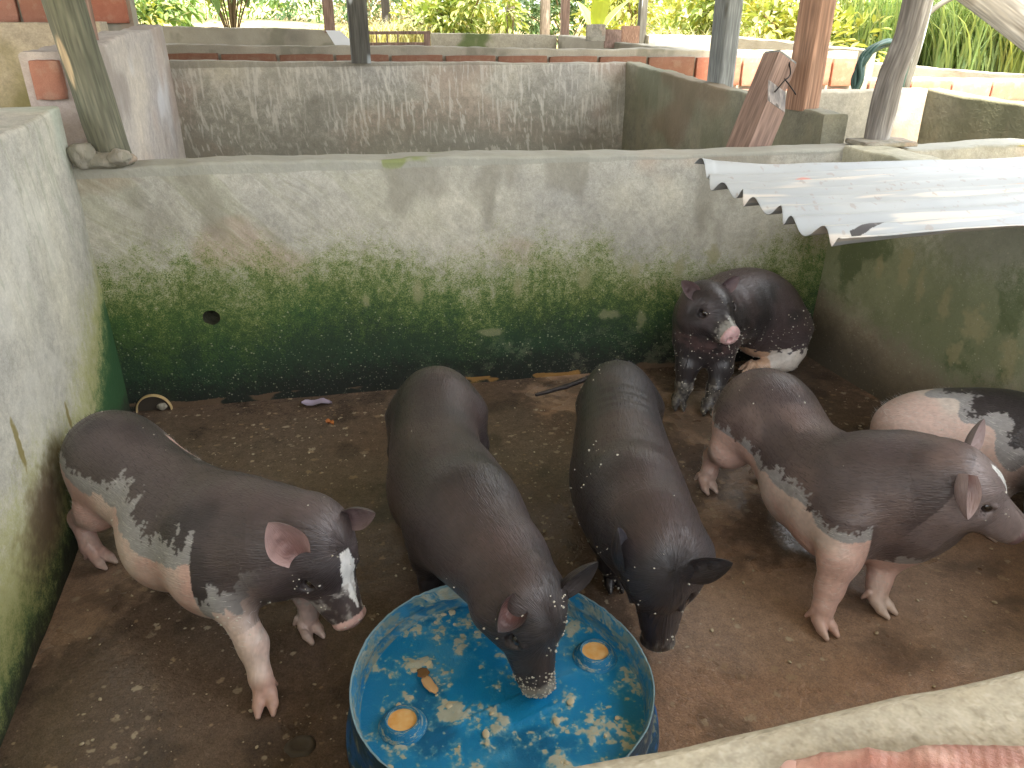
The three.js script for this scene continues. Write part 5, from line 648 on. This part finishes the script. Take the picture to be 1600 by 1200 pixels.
  // F: pig half hidden at the right edge
  pig({ label: 'black pig with a white rump half hidden behind the brown pig at the right edge', seed: 16, dark: DARKB,
    spine: [[1.475, .22, -1.70, .08], [1.515, .238, -1.665, .108], [1.60, .252, -1.61, .122], [1.68, .262, -1.54, .130], [1.72, .26, -1.46, .112]],
    mass: [[1.60, .19, -1.6, .1]],
    skull: [1.725, .25, -1.40], snout: [1.76, .10, -1.30], lat: [.10, 0, -.06],
    ears: [{ base: [1.672, .295, -1.40], tip: [1.60, .300, -1.36], face: [.3, -.55, .7], w: .03, cup: 1.0, curl: .2, inner: [.30, .22, .20], back: [.06, .05, .05] }, { base: [1.785, .29, -1.42], tip: [1.85, .33, -1.40], face: [0, .2, 1], w: .03, inner: EARDK, back: DARK }],
    legs: [{ j: [[1.64, .2, -1.5], [1.63, .13, -1.49], [1.63, .06, -1.48], [1.63, .04, -1.48], [1.63, 0, -1.47]], r: LEGR(), dir: [.2, 1] }, { j: [[1.78, .2, -1.5], [1.79, .13, -1.49], [1.79, .06, -1.48], [1.79, .04, -1.48], [1.79, 0, -1.47]], r: LEGR(), dir: [.2, 1] }, { j: [[1.47, .19, -1.64], [1.46, .12, -1.61], [1.43, .08, -1.66], [1.44, .04, -1.64], [1.44, 0, -1.63]], r: [.07, .042, .026, .023, .02], dir: [.7, .7] }, { j: [[1.54, .19, -1.73], [1.53, .12, -1.71], [1.50, .08, -1.76], [1.51, .04, -1.74], [1.51, 0, -1.73]], r: [.07, .042, .026, .023, .02], dir: [.7, .7] }],
    coat: pied({ dark: [.030, .026, .027], dark2: [.045, .038, .038], grey: .05, white: .4, lim: (x, y, z, s, a, h) => { if (h[2] > -.06) return .2; return (x - 1.6) * .8 + (y - .33) * .7 + .02 * Math.sin(z * 60) + (x > 1.66 ? .1 : 0); }, face: (c) => c }),
    crumbs: (x, y, z, h) => h[2] > -.06 ? .01 : .0006 });
}
pigs();
// ---------------------------------------------------------------- the hand on the near wall
{
  const f = new Field(), root = thing('person', 'reddish hand of a person lying on the cream wall at the bottom right', 'person');
  const Y = .797, W = [.475, Y + .032, -.235], F = [[[.352, Y + .028, -.268], [.318, Y + .030, -.282], [.292, Y + .020, -.292], [.268, Y + .010, -.300], .0098], [[.342, Y + .032, -.245], [.300, Y + .036, -.258], [.268, Y + .022, -.266], [.244, Y + .010, -.272], .0105], [[.340, Y + .033, -.222], [.293, Y + .038, -.230], [.258, Y + .023, -.236], [.232, Y + .010, -.240], .011], [[.346, Y + .031, -.200], [.302, Y + .036, -.202], [.270, Y + .022, -.206], [.246, Y + .010, -.208], .0105]];
  f.cone(W, [.62, Y + .07, -.12], .029, .040, .02); f.cone(W, [.40, Y + .028, -.235], .027, .024, .03);
  for (const [a, b, c, d, r] of F) { f.cone([.455, Y + .026, -.236 + (a[2] + .234) * .45], a, .019, .0145, .018); f.cone(a, b, .0125, r * 1.05, .008); f.cone(b, c, r * 1.08, r * .98, .003); f.cone(c, d, r, r * .78, .003); f.ball(add3(a, [0, .004, 0]), .0135, .01); }
  f.cone([.452, Y + .024, -.262], [.375, Y + .022, -.272], .022, .017, .02);
  f.cone([.445, Y + .022, -.205], [.395, Y + .022, -.165], .019, .014, .018); f.cone([.395, Y + .022, -.165], [.355, Y + .018, -.152], .0125, .0115, .005); f.cone([.355, Y + .018, -.152], [.328, Y + .012, -.150], .0115, .009, .003);
  f.bump = (x, y, z, v) => (Math.abs(v) > .006 ? 0 : Math.sin((x * .8 + z * .5) * 900 + 4 * vn3(x * 60, y * 60, z * 60, 3)) * .0004 + (vn3(x * 120, y * 120, z * 120, 5) - .5) * .0008);
  for (const q of f.p) { const sh = (x) => -.033 + .017 * clamp((x - .36) / .09), e = sh(q.a[0] + q.d[0]), a0 = sh(q.a[0]); q.a = [q.a[0], q.a[1], q.a[2] + a0]; q.d = [q.d[0], q.d[1], q.d[2] + e - a0]; q.ll = q.d[0] ** 2 + q.d[1] ** 2 + q.d[2] ** 2 || 1e-9; }
  const g = f.mesh(.0028, Y - .002), p = g.attributes.position, C = [], UV = []; for (let i = 0; i < p.count; i++) { const x = p.getX(i), y = p.getY(i), z = p.getZ(i), n = fbm3(x * 45, y * 45, z * 45, 4, 9); const c = mix([.36, .16, .115], [.48, .27, .20], sst(.35, .65, n)), k = .9 + .25 * vn3(x * 500, y * 500, z * 500, 3); C.push(c[0] * k, c[1] * k, c[2] * k); UV.push(x * 8, z * 8); }
  g.setAttribute('color', new THREE.Float32BufferAttribute(C, 3)); g.setAttribute('uv', new THREE.Float32BufferAttribute(UV, 2));
  part('hand', g, new THREE.MeshPhysicalMaterial({ vertexColors: true, roughness: .5, bumpMap: rep(grainBump, 3, 3), bumpScale: .0006 }), root);
  for (const [a, b, c, d] of F) { const n = part('fingernail', blob(.0062, .0018, .0052, 3, .05, 2), new THREE.MeshPhysicalMaterial({ color: new THREE.Color(.55, .34, .28), roughness: .3 }), root); n.position.set(d[0], d[1] + .0075, d[2] - .033); n.rotation.z = .35; }
}

// things of one kind belong together
const GROUPS = { pig: 'pigs in the pen', wooden_post: 'wooden posts of the shed', pen_wall: 'plastered walls of the pens', far_wall: 'low walls beyond the pens', block_wall: 'hollow block walls', bush: 'shrubs beyond the pens', tree: 'tree trunks beyond the pens', grass_clump: 'grass clumps beyond the pens', plank: 'slabs and planks on the far wall', dead_leaf: 'dead leaves on the floor' };
for (const o of scene.children) { const g = GROUPS[o.name.replace(/_\d{3}$/, '')]; if (g) o.userData.group = g; }
renderer.render(scene, camera);
